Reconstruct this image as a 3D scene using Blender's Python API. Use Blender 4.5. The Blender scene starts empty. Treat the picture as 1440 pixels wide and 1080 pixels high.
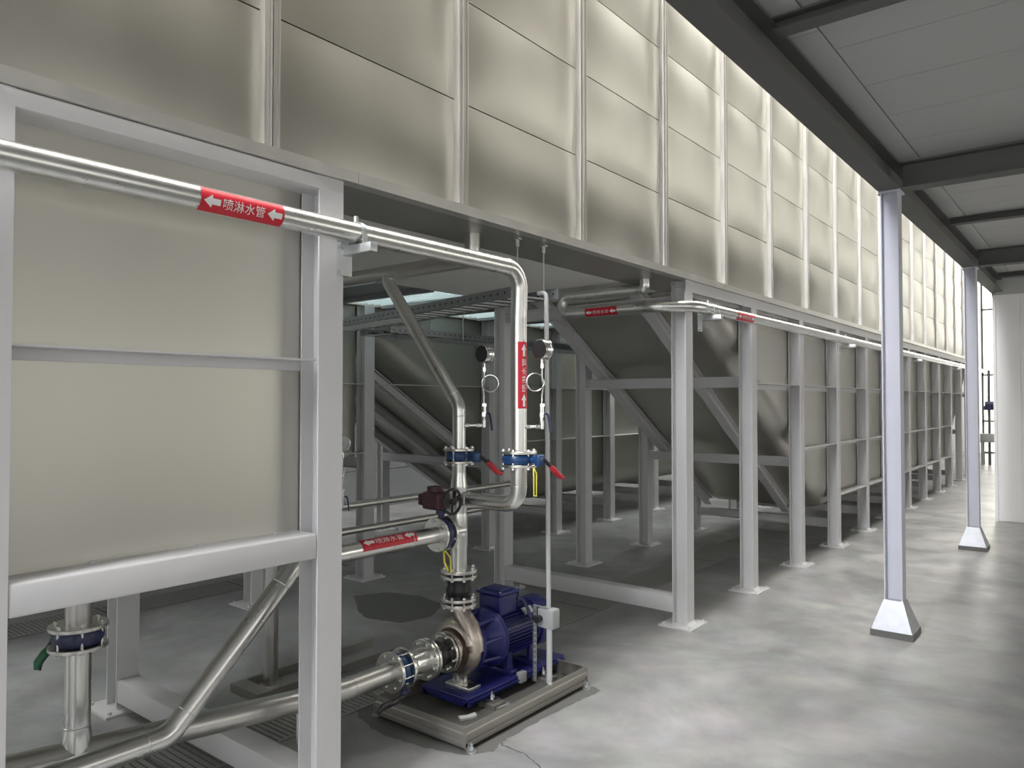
import bpy, bmesh, math, random
from math import sin, cos, pi, radians, atan2, sqrt
from mathutils import Vector as V, Matrix

random.seed(7)
S = bpy.context.scene
C = S.collection

# ------------------------------------------------------------------ camera, world, exposure
cd = bpy.data.cameras.new('camera')
cam = bpy.data.objects.new('camera', cd)
C.objects.link(cam)
cd.sensor_width = 36.0
cd.lens = 1054.0 / 1440 * 36
cd.clip_start = 0.05
cd.clip_end = 200
cam.location = (0, 0, 1.75)
cam.rotation_euler = (radians(91.31), 0, radians(38.62))
S.camera = cam

w = bpy.data.worlds.new('world')
S.world = w
w.use_nodes = True
w.node_tree.nodes['Background'].inputs[0].default_value = (0.85, 0.85, 0.85, 1)
w.node_tree.nodes['Background'].inputs[1].default_value = 0.3

S.view_settings.view_transform = 'Standard'
S.view_settings.look = 'None'
S.view_settings.gamma = 1.0
S.view_settings.use_curve_mapping = False
S.view_settings.exposure = -0.17
S.cycles.use_denoising = True
S.cycles.max_bounces = 10
S.cycles.diffuse_bounces = 5
S.cycles.glossy_bounces = 6
S.cycles.sample_clamp_indirect = 6.0
S.cycles.caustics_reflective = True

SKY_POWER = 17.0        # skylights in the hall roof
BACK_FILL_POWER = 2.3       # unseen fill panes added behind the camera
END_POWER = 5.0       # bright opening at the far end of the hall
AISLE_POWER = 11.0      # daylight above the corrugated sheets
CLERE_FILL_POWER = 1.0  # unseen panes added high on the right for the tank reflections
SIDE_FILL_POWER = 2.6       # unseen fill panes added on the right-hand wall
HIGH_FILL_POWER = 50.0      # unseen pane added high on the back wall to light the columns
LEFT_FILL_POWER = 10.0      # unseen roof panes added to light the left wall


# ------------------------------------------------------------------ materials
def new_mat(name):
    m = bpy.data.materials.new(name)
    m.use_nodes = True
    nt = m.node_tree
    b = nt.nodes['Principled BSDF']
    return m, nt, b


def pmat(name, col, rough=0.5, metal=0.0, var=0.06, scale=6.0, bump=0.0, rvar=0.08, stretch=None, spec=None):
    """principled paint or metal with a gentle noise in colour and roughness"""
    m, nt, b = new_mat(name)
    N = nt.nodes
    L = nt.links
    tc = N.new('ShaderNodeTexCoord')
    mp = N.new('ShaderNodeMapping')
    if stretch:
        mp.inputs['Scale'].default_value = stretch
    L.new(tc.outputs['Object'], mp.inputs[0])
    nz = N.new('ShaderNodeTexNoise')
    nz.inputs['Scale'].default_value = scale
    nz.inputs['Detail'].default_value = 5
    L.new(mp.outputs[0], nz.inputs['Vector'])
    mx = N.new('ShaderNodeMix')
    mx.data_type = 'RGBA'
    mx.inputs['A'].default_value = (*[max(0, c * (1 - var)) for c in col], 1)
    mx.inputs['B'].default_value = (*[min(1, c * (1 + var)) for c in col], 1)
    L.new(nz.outputs['Fac'], mx.inputs['Factor'])
    L.new(mx.outputs['Result'], b.inputs['Base Color'])
    mr = N.new('ShaderNodeMapRange')
    mr.inputs['To Min'].default_value = max(0.02, rough - rvar)
    mr.inputs['To Max'].default_value = min(1, rough + rvar)
    L.new(nz.outputs['Fac'], mr.inputs['Value'])
    L.new(mr.outputs[0], b.inputs['Roughness'])
    b.inputs['Metallic'].default_value = metal
    if spec is not None:
        b.inputs['Specular IOR Level'].default_value = spec
    if bump:
        bp = N.new('ShaderNodeBump')
        bp.inputs['Strength'].default_value = bump
        bp.inputs['Distance'].default_value = 0.01
        L.new(nz.outputs['Fac'], bp.inputs['Height'])
        L.new(bp.outputs[0], b.inputs['Normal'])
    return m


def emat(name, col, power):
    m, nt, b = new_mat(name)
    b.inputs['Base Color'].default_value = (0.8, 0.8, 0.8, 1)
    b.inputs['Emission Color'].default_value = (*col, 1)
    b.inputs['Emission Strength'].default_value = power
    return m


def floor_mat():
    m, nt, b = new_mat('polished_concrete')
    N = nt.nodes
    L = nt.links
    tc = N.new('ShaderNodeTexCoord')
    n1 = N.new('ShaderNodeTexNoise')
    n1.inputs['Scale'].default_value = 0.9
    n1.inputs['Detail'].default_value = 8
    n1.inputs['Roughness'].default_value = 0.62
    n1.inputs['Distortion'].default_value = 0.6
    n2 = N.new('ShaderNodeTexNoise')
    n2.inputs['Scale'].default_value = 3.2
    n2.inputs['Detail'].default_value = 5
    n3 = N.new('ShaderNodeTexNoise')
    n3.inputs['Scale'].default_value = 90
    n3.inputs['Detail'].default_value = 2
    for n in (n1, n2, n3):
        L.new(tc.outputs['Object'], n.inputs['Vector'])
    cr = N.new('ShaderNodeValToRGB')
    e = cr.color_ramp.elements
    e[0].position = 0.30
    e[0].color = (0.165, 0.17, 0.165, 1)
    e[1].position = 0.72
    e[1].color = (0.40, 0.40, 0.385, 1)
    L.new(n1.outputs['Fac'], cr.inputs[0])
    mx = N.new('ShaderNodeMix')
    mx.data_type = 'RGBA'
    mx.blend_type = 'OVERLAY'
    mx.inputs['Factor'].default_value = 0.55
    L.new(cr.outputs[0], mx.inputs['A'])
    L.new(n2.outputs['Color'], mx.inputs['B'])
    sm = N.new('ShaderNodeHueSaturation')
    sm.inputs['Saturation'].default_value = 0.18
    L.new(mx.outputs['Result'], sm.inputs['Color'])
    L.new(sm.outputs[0], b.inputs['Base Color'])
    mr = N.new('ShaderNodeMapRange')
    mr.inputs['From Min'].default_value = 0.3
    mr.inputs['From Max'].default_value = 0.7
    mr.inputs['To Min'].default_value = 0.29
    mr.inputs['To Max'].default_value = 0.46
    L.new(n2.outputs['Fac'], mr.inputs['Value'])
    L.new(mr.outputs[0], b.inputs['Roughness'])
    bp = N.new('ShaderNodeBump')
    bp.inputs['Strength'].default_value = 0.03
    bp.inputs['Distance'].default_value = 0.01
    L.new(n2.outputs['Fac'], bp.inputs['Height'])
    L.new(bp.outputs[0], b.inputs['Normal'])
    return m


def sheet_mat():
    m, nt, b = new_mat('translucent_sheet')
    b.inputs['Base Color'].default_value = (0.72, 0.86, 0.88, 1)
    b.inputs['Roughness'].default_value = 0.35
    t = nt.nodes.new('ShaderNodeBsdfTranslucent')
    t.inputs[0].default_value = (0.42, 0.48, 0.50, 1)
    mx = nt.nodes.new('ShaderNodeMixShader')
    mx.inputs[0].default_value = 0.65
    nt.links.new(b.outputs[0], mx.inputs[1])
    nt.links.new(t.outputs[0], mx.inputs[2])
    nt.links.new(mx.outputs[0], nt.nodes['Material Output'].inputs[0])
    return m


M = {
    'floor': floor_mat(),
    'tank': pmat('brushed_stainless_sheet', (0.61, 0.595, 0.535), 0.36, 1.0, 0.05, 3.0, 0.03, 0.05, (1, 1, 0.25)),
    'under': pmat('dull_stainless_sheet', (0.50, 0.49, 0.46), 0.45, 1.0, 0.08, 2.0, 0.05, 0.06),
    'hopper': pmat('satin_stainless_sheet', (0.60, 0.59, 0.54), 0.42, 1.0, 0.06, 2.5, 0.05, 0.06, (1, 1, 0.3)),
    'hopper2': pmat('weathered_stainless_sheet', (0.44, 0.44, 0.40), 0.45, 0.85, 0.08, 2.0, 0.05, 0.06, (1, 1, 0.3)),  # second tank's sheet, darker and a little less metallic
    'soffit': pmat('matt_steel_sheet', (0.78, 0.77, 0.74), 0.6, 0.0, 0.05, 2.0),  # paler, non-metallic back part of the tank underside
    'rib': pmat('bright_stainless_strip', (0.80, 0.78, 0.74), 0.35, 0.9, 0.03, 8),
    'post': pmat('light_grey_paint', (0.60, 0.595, 0.60), 0.42, 0.0, 0.05, 5, 0.04),
    'column': pmat('pale_blue_grey_paint', (0.56, 0.57, 0.64), 0.45, 0.0, 0.05, 5),
    'boot': pmat('galvanised_boot', (0.40, 0.41, 0.43), 0.40, 0.5, 0.25, 14),
    'darksteel': pmat('dark_grey_paint', (0.115, 0.115, 0.11), 0.6, 0.0, 0.08, 4),
    'ceil': pmat('grey_ceiling_panel', (0.46, 0.465, 0.46), 0.5, 0.0, 0.05, 1.5),
    'wall': pmat('white_wall_panel', (0.88, 0.88, 0.89), 0.5, 0.0, 0.03, 2, 0, 0.05, (30, 30, 0.2)),
    'wallblue': pmat('pale_blue_wall_panel', (0.50, 0.52, 0.55), 0.5, 0.0, 0.04, 2),
    'beige': pmat('beige_wall', (0.40, 0.39, 0.35), 0.8, 0.0, 0.04, 2),
    'brownwall': pmat('brown_wall_cladding', (0.18, 0.16, 0.135), 0.7, 0.0, 0.1, 1.0),
    'roof': pmat('hall_roof', (0.55, 0.55, 0.53), 0.7, 0.0, 0.04, 1),
    'pipe': pmat('polished_stainless_pipe', (0.74, 0.74, 0.72), 0.29, 1.0, 0.04, 20, 0.03, 0.05),
    'pipedull': pmat('satin_stainless_pipe', (0.60, 0.59, 0.565), 0.36, 1.0, 0.06, 14, 0.03, 0.06),
    'flange': pmat('cast_stainless', (0.70, 0.69, 0.65), 0.30, 1.0, 0.08, 30, 0.05),
    'bolt': pmat('bright_steel', (0.75, 0.75, 0.74), 0.22, 1.0, 0.05, 40),
    'volute': pmat('bead_blasted_stainless', (0.52, 0.46, 0.40), 0.36, 1.0, 0.05, 60, 0.05),
    'blue': pmat('deep_blue_enamel', (0.015, 0.018, 0.125), 0.34, 0.0, 0.15, 20, 0.05),
    'valveblue': pmat('valve_blue_enamel', (0.012, 0.05, 0.15), 0.3, 0.0, 0.15, 30),
    'navy': pmat('navy_enamel', (0.025, 0.03, 0.085), 0.35, 0.0, 0.15, 30),
    'red': pmat('red_rubber_grip', (0.42, 0.018, 0.03), 0.38, 0.0, 0.1, 30),
    'maroon': pmat('maroon_gearbox', (0.07, 0.022, 0.032), 0.4, 0.0, 0.15, 30),
    'black': pmat('black_rubber', (0.012, 0.012, 0.013), 0.42, 0.0, 0.2, 30),
    'blackplastic': pmat('black_plastic', (0.02, 0.02, 0.024), 0.3, 0.0, 0.1, 30),
    'label': pmat('red_label_vinyl', (0.56, 0.012, 0.03), 0.4, 0.0, 0.03, 10),
    'white': pmat('white_lettering', (0.82, 0.82, 0.80), 0.5, 0.0, 0.02, 10),
    'yellow': pmat('yellow_tag', (0.75, 0.68, 0.10), 0.5, 0.0, 0.05, 20),
    'green': pmat('green_lever_grip', (0.02, 0.13, 0.06), 0.4, 0.0, 0.1, 20),
    'greybox': pmat('light_grey_box', (0.36, 0.37, 0.37), 0.5, 0.0, 0.04, 20),
    'conduit': pmat('white_conduit', (0.50, 0.51, 0.50), 0.4, 0.0, 0.03, 10),
    'tray': pmat('tray_stainless', (0.33, 0.315, 0.285), 0.40, 0.6, 0.08, 10, 0.04),
    'trayfloor': pmat('stained_tray_floor', (0.17, 0.165, 0.15), 0.5, 0.3, 0.25, 6),  # tray floor, darker than the rails and mottled
    'galv': pmat('galvanised_steel', (0.55, 0.57, 0.57), 0.4, 0.8, 0.1, 25),
    'cable': pmat('dark_cable_tray', (0.30, 0.31, 0.32), 0.45, 0.6, 0.1, 15),
    'grate': pmat('drain_grate', (0.30, 0.30, 0.285), 0.55, 0.0, 0.25, 30),
    'channel': pmat('drain_channel', (0.12, 0.12, 0.115), 0.7, 0.0, 0.25, 30),
    'crack': pmat('crack_dark', (0.07, 0.07, 0.07), 0.8),
    'stain': pmat('damp_concrete', (0.14, 0.14, 0.134), 0.5, 0.0, 0.1, 5),
    'dial': pmat('gauge_dial', (0.62, 0.64, 0.62), 0.4),
    'glass': pmat('gauge_back', (0.018, 0.02, 0.02), 0.35, 0.0),
    'paper': pmat('paper', (0.75, 0.75, 0.76), 0.7),
    'sheet': sheet_mat(),
    'sky': emat('skylight_glazing', (1.0, 0.97, 0.90), SKY_POWER),
    'winhigh': emat('high_window_daylight', (0.90, 0.92, 1.0), HIGH_FILL_POWER),
    'winnear': emat('near_side_window_daylight', (1.0, 0.98, 0.92), 1.5),  # weak fill added on the near right wall
    'winclere': emat('clerestory_daylight', (1.0, 0.97, 0.88), CLERE_FILL_POWER),
    'skyleft': emat('side_skylight_glazing', (1.0, 0.99, 0.95), LEFT_FILL_POWER),
    'winback': emat('window_daylight', (0.97, 0.98, 1.0), BACK_FILL_POWER),
    'winend': emat('end_opening_daylight', (1.0, 0.98, 0.88), END_POWER),
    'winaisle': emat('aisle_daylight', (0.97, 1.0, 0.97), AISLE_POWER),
    'winside': emat('side_window_daylight', (1.0, 0.97, 0.9), SIDE_FILL_POWER),
}


# ------------------------------------------------------------------ mesh helpers
def B():
    return bmesh.new()


def box(bm, x0, x1, y0, y1, z0, z1):
    vs = [bm.verts.new(p) for p in ((x0, y0, z0), (x1, y0, z0), (x1, y1, z0), (x0, y1, z0),
                                    (x0, y0, z1), (x1, y0, z1), (x1, y1, z1), (x0, y1, z1))]
    for f in ((0, 3, 2, 1), (4, 5, 6, 7), (0, 1, 5, 4), (1, 2, 6, 5), (2, 3, 7, 6), (3, 0, 4, 7)):
        bm.faces.new([vs[i] for i in f])
    return vs


def rbox(bm, x0, x1, y0, y1, z0, z1, r=0.006, seg=2):
    t = bmesh.new()
    box(t, x0, x1, y0, y1, z0, z1)
    bmesh.ops.bevel(t, geom=list(t.edges), offset=r, segments=seg, affect='EDGES', profile=0.5)
    join(bm, t)


def join(bm, t):
    vm = {}
    for v in t.verts:
        vm[v] = bm.verts.new(v.co)
    for f in t.faces:
        try:
            bm.faces.new([vm[v] for v in f.verts])
        except ValueError:
            pass
    t.free()


def frame(d):
    d = V(d).normalized()
    a = V((0, 0, 1)) if abs(d.z) < 0.9 else V((1, 0, 0))
    u = d.cross(a).normalized()
    return d, u, d.cross(u).normalized()


def cyl(bm, p0, p1, r0, r1=None, n=24, caps=True):
    r1 = r0 if r1 is None else r1
    p0, p1 = V(p0), V(p1)
    d, u, v = frame(p1 - p0)
    A, D = [], []
    for i in range(n):
        a = 2 * pi * i / n
        o = u * cos(a) + v * sin(a)
        A.append(bm.verts.new(p0 + o * r0))
        D.append(bm.verts.new(p1 + o * r1))
    for i in range(n):
        j = (i + 1) % n
        bm.faces.new((A[i], A[j], D[j], D[i]))
    if caps:
        bm.faces.new(A[::-1])
        bm.faces.new(D)


def lathe(bm, o, axis, prof, n=32, cap=True):
    """prof: (distance along axis, radius)"""
    o = V(o)
    d, u, v = frame(axis)
    rings = []
    for s, r in prof:
        rings.append([bm.verts.new(o + d * s + (u * cos(2 * pi * i / n) + v * sin(2 * pi * i / n)) * max(r, 1e-4)) for i in range(n)])
    for a, b_ in zip(rings, rings[1:]):
        for i in range(n):
            j = (i + 1) % n
            bm.faces.new((a[i], a[j], b_[j], b_[i]))
    if cap:
        bm.faces.new(rings[0][::-1])
        bm.faces.new(rings[-1])


def fillet(pts, rad, seg=7):
    pts = [V(p) for p in pts]
    out = [pts[0]]
    for i in range(1, len(pts) - 1):
        p = pts[i]
        a = (pts[i - 1] - p)
        b_ = (pts[i + 1] - p)
        la, lb = a.length, b_.length
        a.normalize()
        b_.normalize()
        ang = a.angle(b_)
        if ang > pi - 0.02:
            out.append(p)
            continue
        r = rad[i] if isinstance(rad, (list, tuple)) else rad
        t = min(r / math.tan(ang / 2), la * 0.48, lb * 0.48)
        r = t * math.tan(ang / 2)
        c = p + (a + b_).normalized() * (r / sin(ang / 2))
        s, e = p + a * t - c, p + b_ * t - c
        tot = s.angle(e)
        ax = s.cross(e).normalized()
        for k in range(seg + 1):
            out.append(c + Matrix.Rotation(tot * k / seg, 3, ax) @ s)
    out.append(pts[-1])
    return out


def tube(bm, pts, r, bend=0.1, n=20, seg=7, caps=True, radii=None):
    P = fillet(pts, bend, seg) if bend else [V(p) for p in pts]
    rings = []
    d0 = (P[1] - P[0]).normalized()
    _, u, v = frame(d0)
    for i, p in enumerate(P):
        if i == 0:
            d = d0
        elif i == len(P) - 1:
            d = (P[i] - P[i - 1]).normalized()
        else:
            d = ((P[i] - P[i - 1]).normalized() + (P[i + 1] - P[i]).normalized()).normalized()
        q = d0.rotation_difference(d)
        u = q @ u
        v = q @ v
        d0 = d
        rr = radii[i] if radii else r
        rings.append([bm.verts.new(p + (u * cos(2 * pi * k / n) + v * sin(2 * pi * k / n)) * rr) for k in range(n)])
    for a, b_ in zip(rings, rings[1:]):
        for k in range(n):
            j = (k + 1) % n
            bm.faces.new((a[k], a[j], b_[j], b_[k]))
    if caps:
        bm.faces.new(rings[0][::-1])
        bm.faces.new(rings[-1])


def torus(bm, c, axis, R, r, n=28, m=10):
    c = V(c)
    d, u, v = frame(axis)
    rings = []
    for i in range(n):
        a = 2 * pi * i / n
        o = u * cos(a) + v * sin(a)
        rings.append([bm.verts.new(c + o * (R + r * cos(2 * pi * k / m)) + d * r * sin(2 * pi * k / m)) for k in range(m)])
    for i in range(n):
        a, b_ = rings[i], rings[(i + 1) % n]
        for k in range(m):
            j = (k + 1) % m
            bm.faces.new((a[k], b_[k], b_[j], a[j]))


def hbeam(bm, p0, p1, n, h=0.125, wd=0.125, tf=0.009, tw=0.007):
    """H section from p0 to p1; outer flange faces look along +-n"""
    p0, p1 = V(p0), V(p1)
    d = (p1 - p0).normalized()
    n = V(n)
    n = (n - d * n.dot(d)).normalized()
    s = d.cross(n)
    pr = [(-h / 2, -wd / 2), (-h / 2, wd / 2), (-h / 2 + tf, wd / 2), (-h / 2 + tf, tw / 2), (h / 2 - tf, tw / 2), (h / 2 - tf, wd / 2),
          (h / 2, wd / 2), (h / 2, -wd / 2), (h / 2 - tf, -wd / 2), (h / 2 - tf, -tw / 2), (-h / 2 + tf, -tw / 2), (-h / 2 + tf, -wd / 2)]
    A = [bm.verts.new(p0 + n * a + s * b_) for a, b_ in pr]
    D = [bm.verts.new(p1 + n * a + s * b_) for a, b_ in pr]
    k = len(pr)
    for i in range(k):
        j = (i + 1) % k
        bm.faces.new((A[i], A[j], D[j], D[i]))
    bm.faces.new(A[::-1])
    bm.faces.new(D)


def prism(bm, poly, o, ux, uy, uz, t):
    """extrude 2-D polygon (in ux, uy) by t along uz"""
    o, ux, uy, uz = V(o), V(ux), V(uy), V(uz)
    A = [bm.verts.new(o + ux * a + uy * b_) for a, b_ in poly]
    D = [bm.verts.new(o + ux * a + uy * b_ + uz * t) for a, b_ in poly]
    k = len(poly)
    for i in range(k):
        j = (i + 1) % k
        bm.faces.new((A[i], A[j], D[j], D[i]))
    bm.faces.new(A[::-1])
    bm.faces.new(D)


def ringpts(c, axis, R, n, ph=0.0):
    d, u, v = frame(axis)
    return [V(c) + (u * cos(2 * pi * i / n + ph) + v * sin(2 * pi * i / n + ph)) * R for i in range(n)]


WORLD = {}


def wloc(o):
    return WORLD.get(o.name, V((0, 0, 0)))


def obj(name, bm, m, parent=None, loc=None, sharp=35):
    """link a bmesh (built in world coordinates) as one object"""
    bmesh.ops.recalc_face_normals(bm, faces=list(bm.faces))
    base = wloc(parent) if parent else V((0, 0, 0))
    org = V(loc) if loc is not None else base
    for v in bm.verts:
        v.co -= org
    lim = radians(sharp)
    for f in bm.faces:
        f.smooth = True
    for e in bm.edges:
        if len(e.link_faces) == 2:
            e.smooth = e.calc_face_angle(0) < lim
    me = bpy.data.meshes.new(name)
    bm.to_mesh(me)
    bm.free()
    me.materials.append(M[m] if isinstance(m, str) else m)
    o = bpy.data.objects.new(name, me)
    C.objects.link(o)
    o.location = org - base
    if parent:
        o.parent = parent
    WORLD[o.name] = org
    return o


def inst(src, parent, loc, name=None):
    """a copy of a part, sharing its mesh, at another place (world coordinates)"""
    o = src.copy()
    C.objects.link(o)
    o.parent = parent
    o.location = V(loc) - (wloc(parent) if parent else V((0, 0, 0)))
    WORLD[o.name] = V(loc)
    return o


def thing(name, label, cat, loc=(0, 0, 0), group=None):
    o = bpy.data.objects.new(name, None)
    o.empty_display_size = 0.05
    C.objects.link(o)
    o.location = loc
    WORLD[o.name] = V(loc)
    return tag(o, label, cat, group)


def tag(o, label, cat, group=None):
    o['label'] = label
    o['category'] = cat
    if group:
        o['group'] = group
    return o


def struct(name, bm, m):
    o = obj(name, bm, m)
    o['kind'] = 'structure'
    return o


# ------------------------------------------------------------------ large structure
XF = -2.58            # front face of the support posts
P0, PD = 5.46, 1.372  # first post of the long frame and post pitch along Y
RIB0, RD = 1.714, 1.128
ZB = 2.755            # bottom of the upper wall panels
YEND = RIB0 + 18 * RD

bm = B()
box(bm, -9.6, 4.2, -4.2, 30, -0.2, 0)
floor = struct('floor', bm, 'floor')
bm = B()
box(bm, 4.0, 4.2, -4.2, 30, 0, 3.8)
struct('wall_right', bm, 'beige')
bm = B()
box(bm, 4.0, 4.2, -4.2, 30, 3.8, 8.2)
struct('wall_right_upper', bm, 'brownwall')
bm = B()
box(bm, -9.6, 4.0, -4.2, -4.0, 0, 8.2)
struct('wall_back', bm, 'beige')
# left wall of sandwich panels with joints
bm = B()
y = -4.0
while y < 30:
    for z in (0, 0.62, 1.24, 1.86, 2.48, 3.1, 3.72, 4.34):
        box(bm, -9.6, -9.5, y + 0.006, y + 2.394, z + 0.005, z + 0.615)
    y += 2.4
box(bm, -9.62, -9.55, -4, 30, 0, 8.2)
struct('wall_left', bm, 'wallblue')
bm = B()
box(bm, -9.6, 4.0, 29.8, 30, 0, 8.2)
struct('wall_front', bm, 'wall')
bm = B()
box(bm, -9.6, 4.2, -4.2, 30, 8.2, 8.35)
struct('ceiling_hall', bm, 'roof')
# skylights above the slot between tank and mezzanine
k = 1
for y0 in (-3, 3.2, 9.4, 15.6, 21.8):
    bm = B()
    box(bm, -2.5, -1.5, y0, y0 + 5.4, 8.12, 8.18)
    struct('window_%d' % k, bm, 'sky')
    k += 1
for y0 in (1.5, 8.5):  # unseen roof panes added to brighten the left wall and floor
    bm = B()
    box(bm, -9.3, -8.1, y0, y0 + 6.0, 8.12, 8.18)
    struct('window_%d' % k, bm, 'skyleft')
    k += 1
for x0, x1 in ((-8.6, -4.9), (-3.6, -0.9), (-0.3, 3.4)):  # unseen glowing panes added as soft fill from behind the camera
    bm = B()
    box(bm, x0, x1, -4.0, -3.96, 0.7, 3.3)
    struct('window_%d' % k, bm, 'winback')
    k += 1
bm = B()  # unseen bright pane, added to light faces turned to the camera
box(bm, -3.1, -1.3, -4.0, -3.96, 4.4, 7.8)
struct('window_%d' % k, bm, 'winhigh')
k += 1
for y0, wm in ((-2.6, 'winnear'), (1.2, 'winnear'), (6.0, 'winside'), (9.6, 'winside')):  # unseen glowing panes added as fill below the mezzanine
    bm = B()
    box(bm, 3.96, 4.0, y0, y0 + 3.0, 0.9, 2.9)
    struct('window_%d' % k, bm, wm)
    k += 1
for y0 in (9.5, 14.5, 19.5, 24.5):  # unseen glowing panes, added to brighten reflections in the tank wall
    bm = B()
    box(bm, 3.96, 4.0, y0, y0 + 4.6, 4.6, 7.8)
    struct('window_%d' % k, bm, 'winclere')
    k += 1
bm = B()
box(bm, -3.4, -0.2, 29.7, 29.8, 0.0, 7.6)
struct('window_%d' % k, bm, 'winend')
k += 1
bm = B()
for (z0, z1) in ((0.0, 0.06), (1.05, 1.11), (2.6, 2.66), (4.8, 4.86)):
    box(bm, -3.4, -0.2, 29.62, 29.7, z0, z1)
for x in (-3.4, -2.35, -1.3, -0.26):
    box(bm, x, x + 0.06, 29.62, 29.7, 0, 7.6)
struct('trim_1', bm, 'darksteel')
# roof light over the aisle between the two tank rows
bm = B()
box(bm, -5.7, -4.65, 0.0, 13.0, 4.9, 4.96)
struct('window_%d' % k, bm, 'winaisle')
# inner partition on the right, beyond the second column
bm = B()
xs = [-1.30, -1.002, 0.13, 1.27, 2.4, 4.0]
for a, b_ in zip(xs, xs[1:]):
    box(bm, a + 0.004, b_ - 0.004, 12.97, 13.07, 0.015, 3.30)
box(bm, -1.34, -1.30, 12.95, 13.08, 0, 3.30)
box(bm, -1.30, 4.0, 12.985, 13.06, 0, 3.30)
box(bm, -1.34, -1.26, 13.08, 29.8, 0, 3.30)
struct('wall_inner', bm, 'wall')
# mezzanine deck soffit: panels with joints
bm = B()
ys = [-4.0 + 0.57 * i for i in range(31)]
for a, b_ in zip(ys, ys[1:]):
    box(bm, -1.07, 4.0, a + 0.003, min(b_, 13.4) - 0.003, 3.54, 3.60)
for i in range(9):
    box(bm, -1.30, -1.076, -4.0 + i * 1.93, min(13.4, -4.0 + i * 1.93 + 1.925), 3.537, 3.60)
struct('ceiling', bm, 'ceil')
bm = B()
box(bm, -1.34, 4.0, -4.0, 13.4, 3.60, 3.78)
struct('floor_mezzanine', bm, 'brownwall')
bm = B()
box(bm, -1.30, 4.0, 12.95, 13.08, 3.30, 3.535)
box(bm, -1.36, 4.0, 13.08, 13.4, 3.30, 3.60)
struct('trim_2', bm, 'ceil')

# mezzanine steelwork
bm = B()
hbeam(bm, (-1.285, -4.0, 3.435), (-1.285, 13.45, 3.435), (0, 0, 1), 0.19, 0.15, 0.010, 0.008)
box(bm, -1.36, -1.345, -4.0, 13.45, 3.535, 3.80)
t = obj('edge_beam', bm, 'darksteel')
tag(t, 'long dark grey edge beam running over the tops of the two pale columns', 'beam')
bm_src = None
for i, (y, z0, lab) in enumerate([(2.09, 3.345, 'dark deep cross beam under the ceiling at the top of the frame, nearest the camera'),
                                  (6.24, 3.345, 'dark deep cross beam meeting the edge beam over the nearer pale column'),
                                  (10.39, 3.345, 'dark deep cross beam meeting the edge beam over the farther pale column')]):
    bm = B()
    hbeam(bm, (-1.205, y, (z0 + 3.537) / 2), (4.0, y, (z0 + 3.537) / 2), (0, 0, 1), 3.537 - z0, 0.15, 0.010, 0.008)
    tag(obj('cross_beam', bm, 'darksteel'), lab, 'beam')
for y, lab in ((3.5, 'shallow dark ceiling joist at the top edge, before the nearer pale column'),
               (8.4, 'shallow dark ceiling joist between the two pale columns'),
               (12.4, 'shallow dark ceiling joist just before the white partition wall')):
    bm = B()
    hbeam(bm, (-1.205, y, 3.505), (4.0, y, 3.505), (0, 0, 1), 0.062, 0.10, 0.007, 0.006)
    tag(obj('ceiling_joist', bm, 'darksteel'), lab, 'joist')


def column(y, label):
    t = thing('support_column', label, 'column', (-1.29, y, 0), 'columns holding the mezzanine')
    bm = B()
    hbeam(bm, (-1.29, y, 0.05), (-1.29, y, 3.325), (1, 0, 0), 0.125, 0.125, 0.009, 0.007)
    obj('shaft', bm, 'column', t)
    bm = B()
    box(bm, -1.37, -1.21, y - 0.08, y + 0.08, 3.325, 3.34)
    obj('cap_plate', bm, 'column', t)
    bm = B()
    a, h = 0.145, 0.066
    lo = [(-a, -a), (a, -a), (a, a), (-a, a)]
    ring = []
    for (s, z) in ((a - 0.006, 0.048), (h, 0.262)):
        ring.append([bm.verts.new((-1.29 + sx * s, y + sy * s, z)) for sx, sy in ((-1, -1), (1, -1), (1, 1), (-1, 1))])
    for i in range(4):
        j = (i + 1) % 4
        bm.faces.new((ring[0][i], ring[0][j], ring[1][j], ring[1][i]))
    bm.faces.new(ring[0][::-1])
    bm.faces.new(ring[1])
    bo = obj('boot', bm, 'boot', t)
    bm = B()
    box(bm, -1.29 - a, -1.29 + a, y - a, y + a, 0, 0.048)
    obj('boot_plinth', bm, 'darksteel', t)
    return t


column(6.24, 'pale blue-grey steel column on a flared boot, the nearer of the two')
column(10.39, 'pale blue-grey steel column on a flared boot, the farther of the two')

# ------------------------------------------------------------------ upper tank
tank = thing('settling_tank', 'long raised stainless steel tank with pillowed wall panels above the grey frames', 'tank', (-3.5, 9, 2.7))


def pillow_bm(wy, wz, b=0.017, ny=14, nz=10):
    bm = B()
    g = []
    for i in range(ny + 1):
        row = []
        for j in range(nz + 1):
            u, v = 2 * i / ny - 1, 2 * j / nz - 1
            hgt = b * (1 - abs(u) ** 3) * (1 - v * v)
            row.append(bm.verts.new((hgt, u * wy / 2, v * wz / 2)))
        g.append(row)
    for i in range(ny):
        for j in range(nz):
            bm.faces.new((g[i][j], g[i + 1][j], g[i + 1][j + 1], g[i][j + 1]))
    # thin return to the back so that the sheet has depth
    edge = [g[i][0] for i in range(ny + 1)] + [g[ny][j] for j in range(1, nz + 1)] + [g[i][nz] for i in range(ny - 1, -1, -1)] + [g[0][j] for j in range(nz - 1, 0, -1)]
    back = [bm.verts.new((-0.02, v.co.y, v.co.z)) for v in edge]
    for i in range(len(edge)):
        j = (i + 1) % len(edge)
        bm.faces.new((edge[i], back[i], back[j], edge[j]))
    bm.faces.new(back)
    return bm


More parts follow.
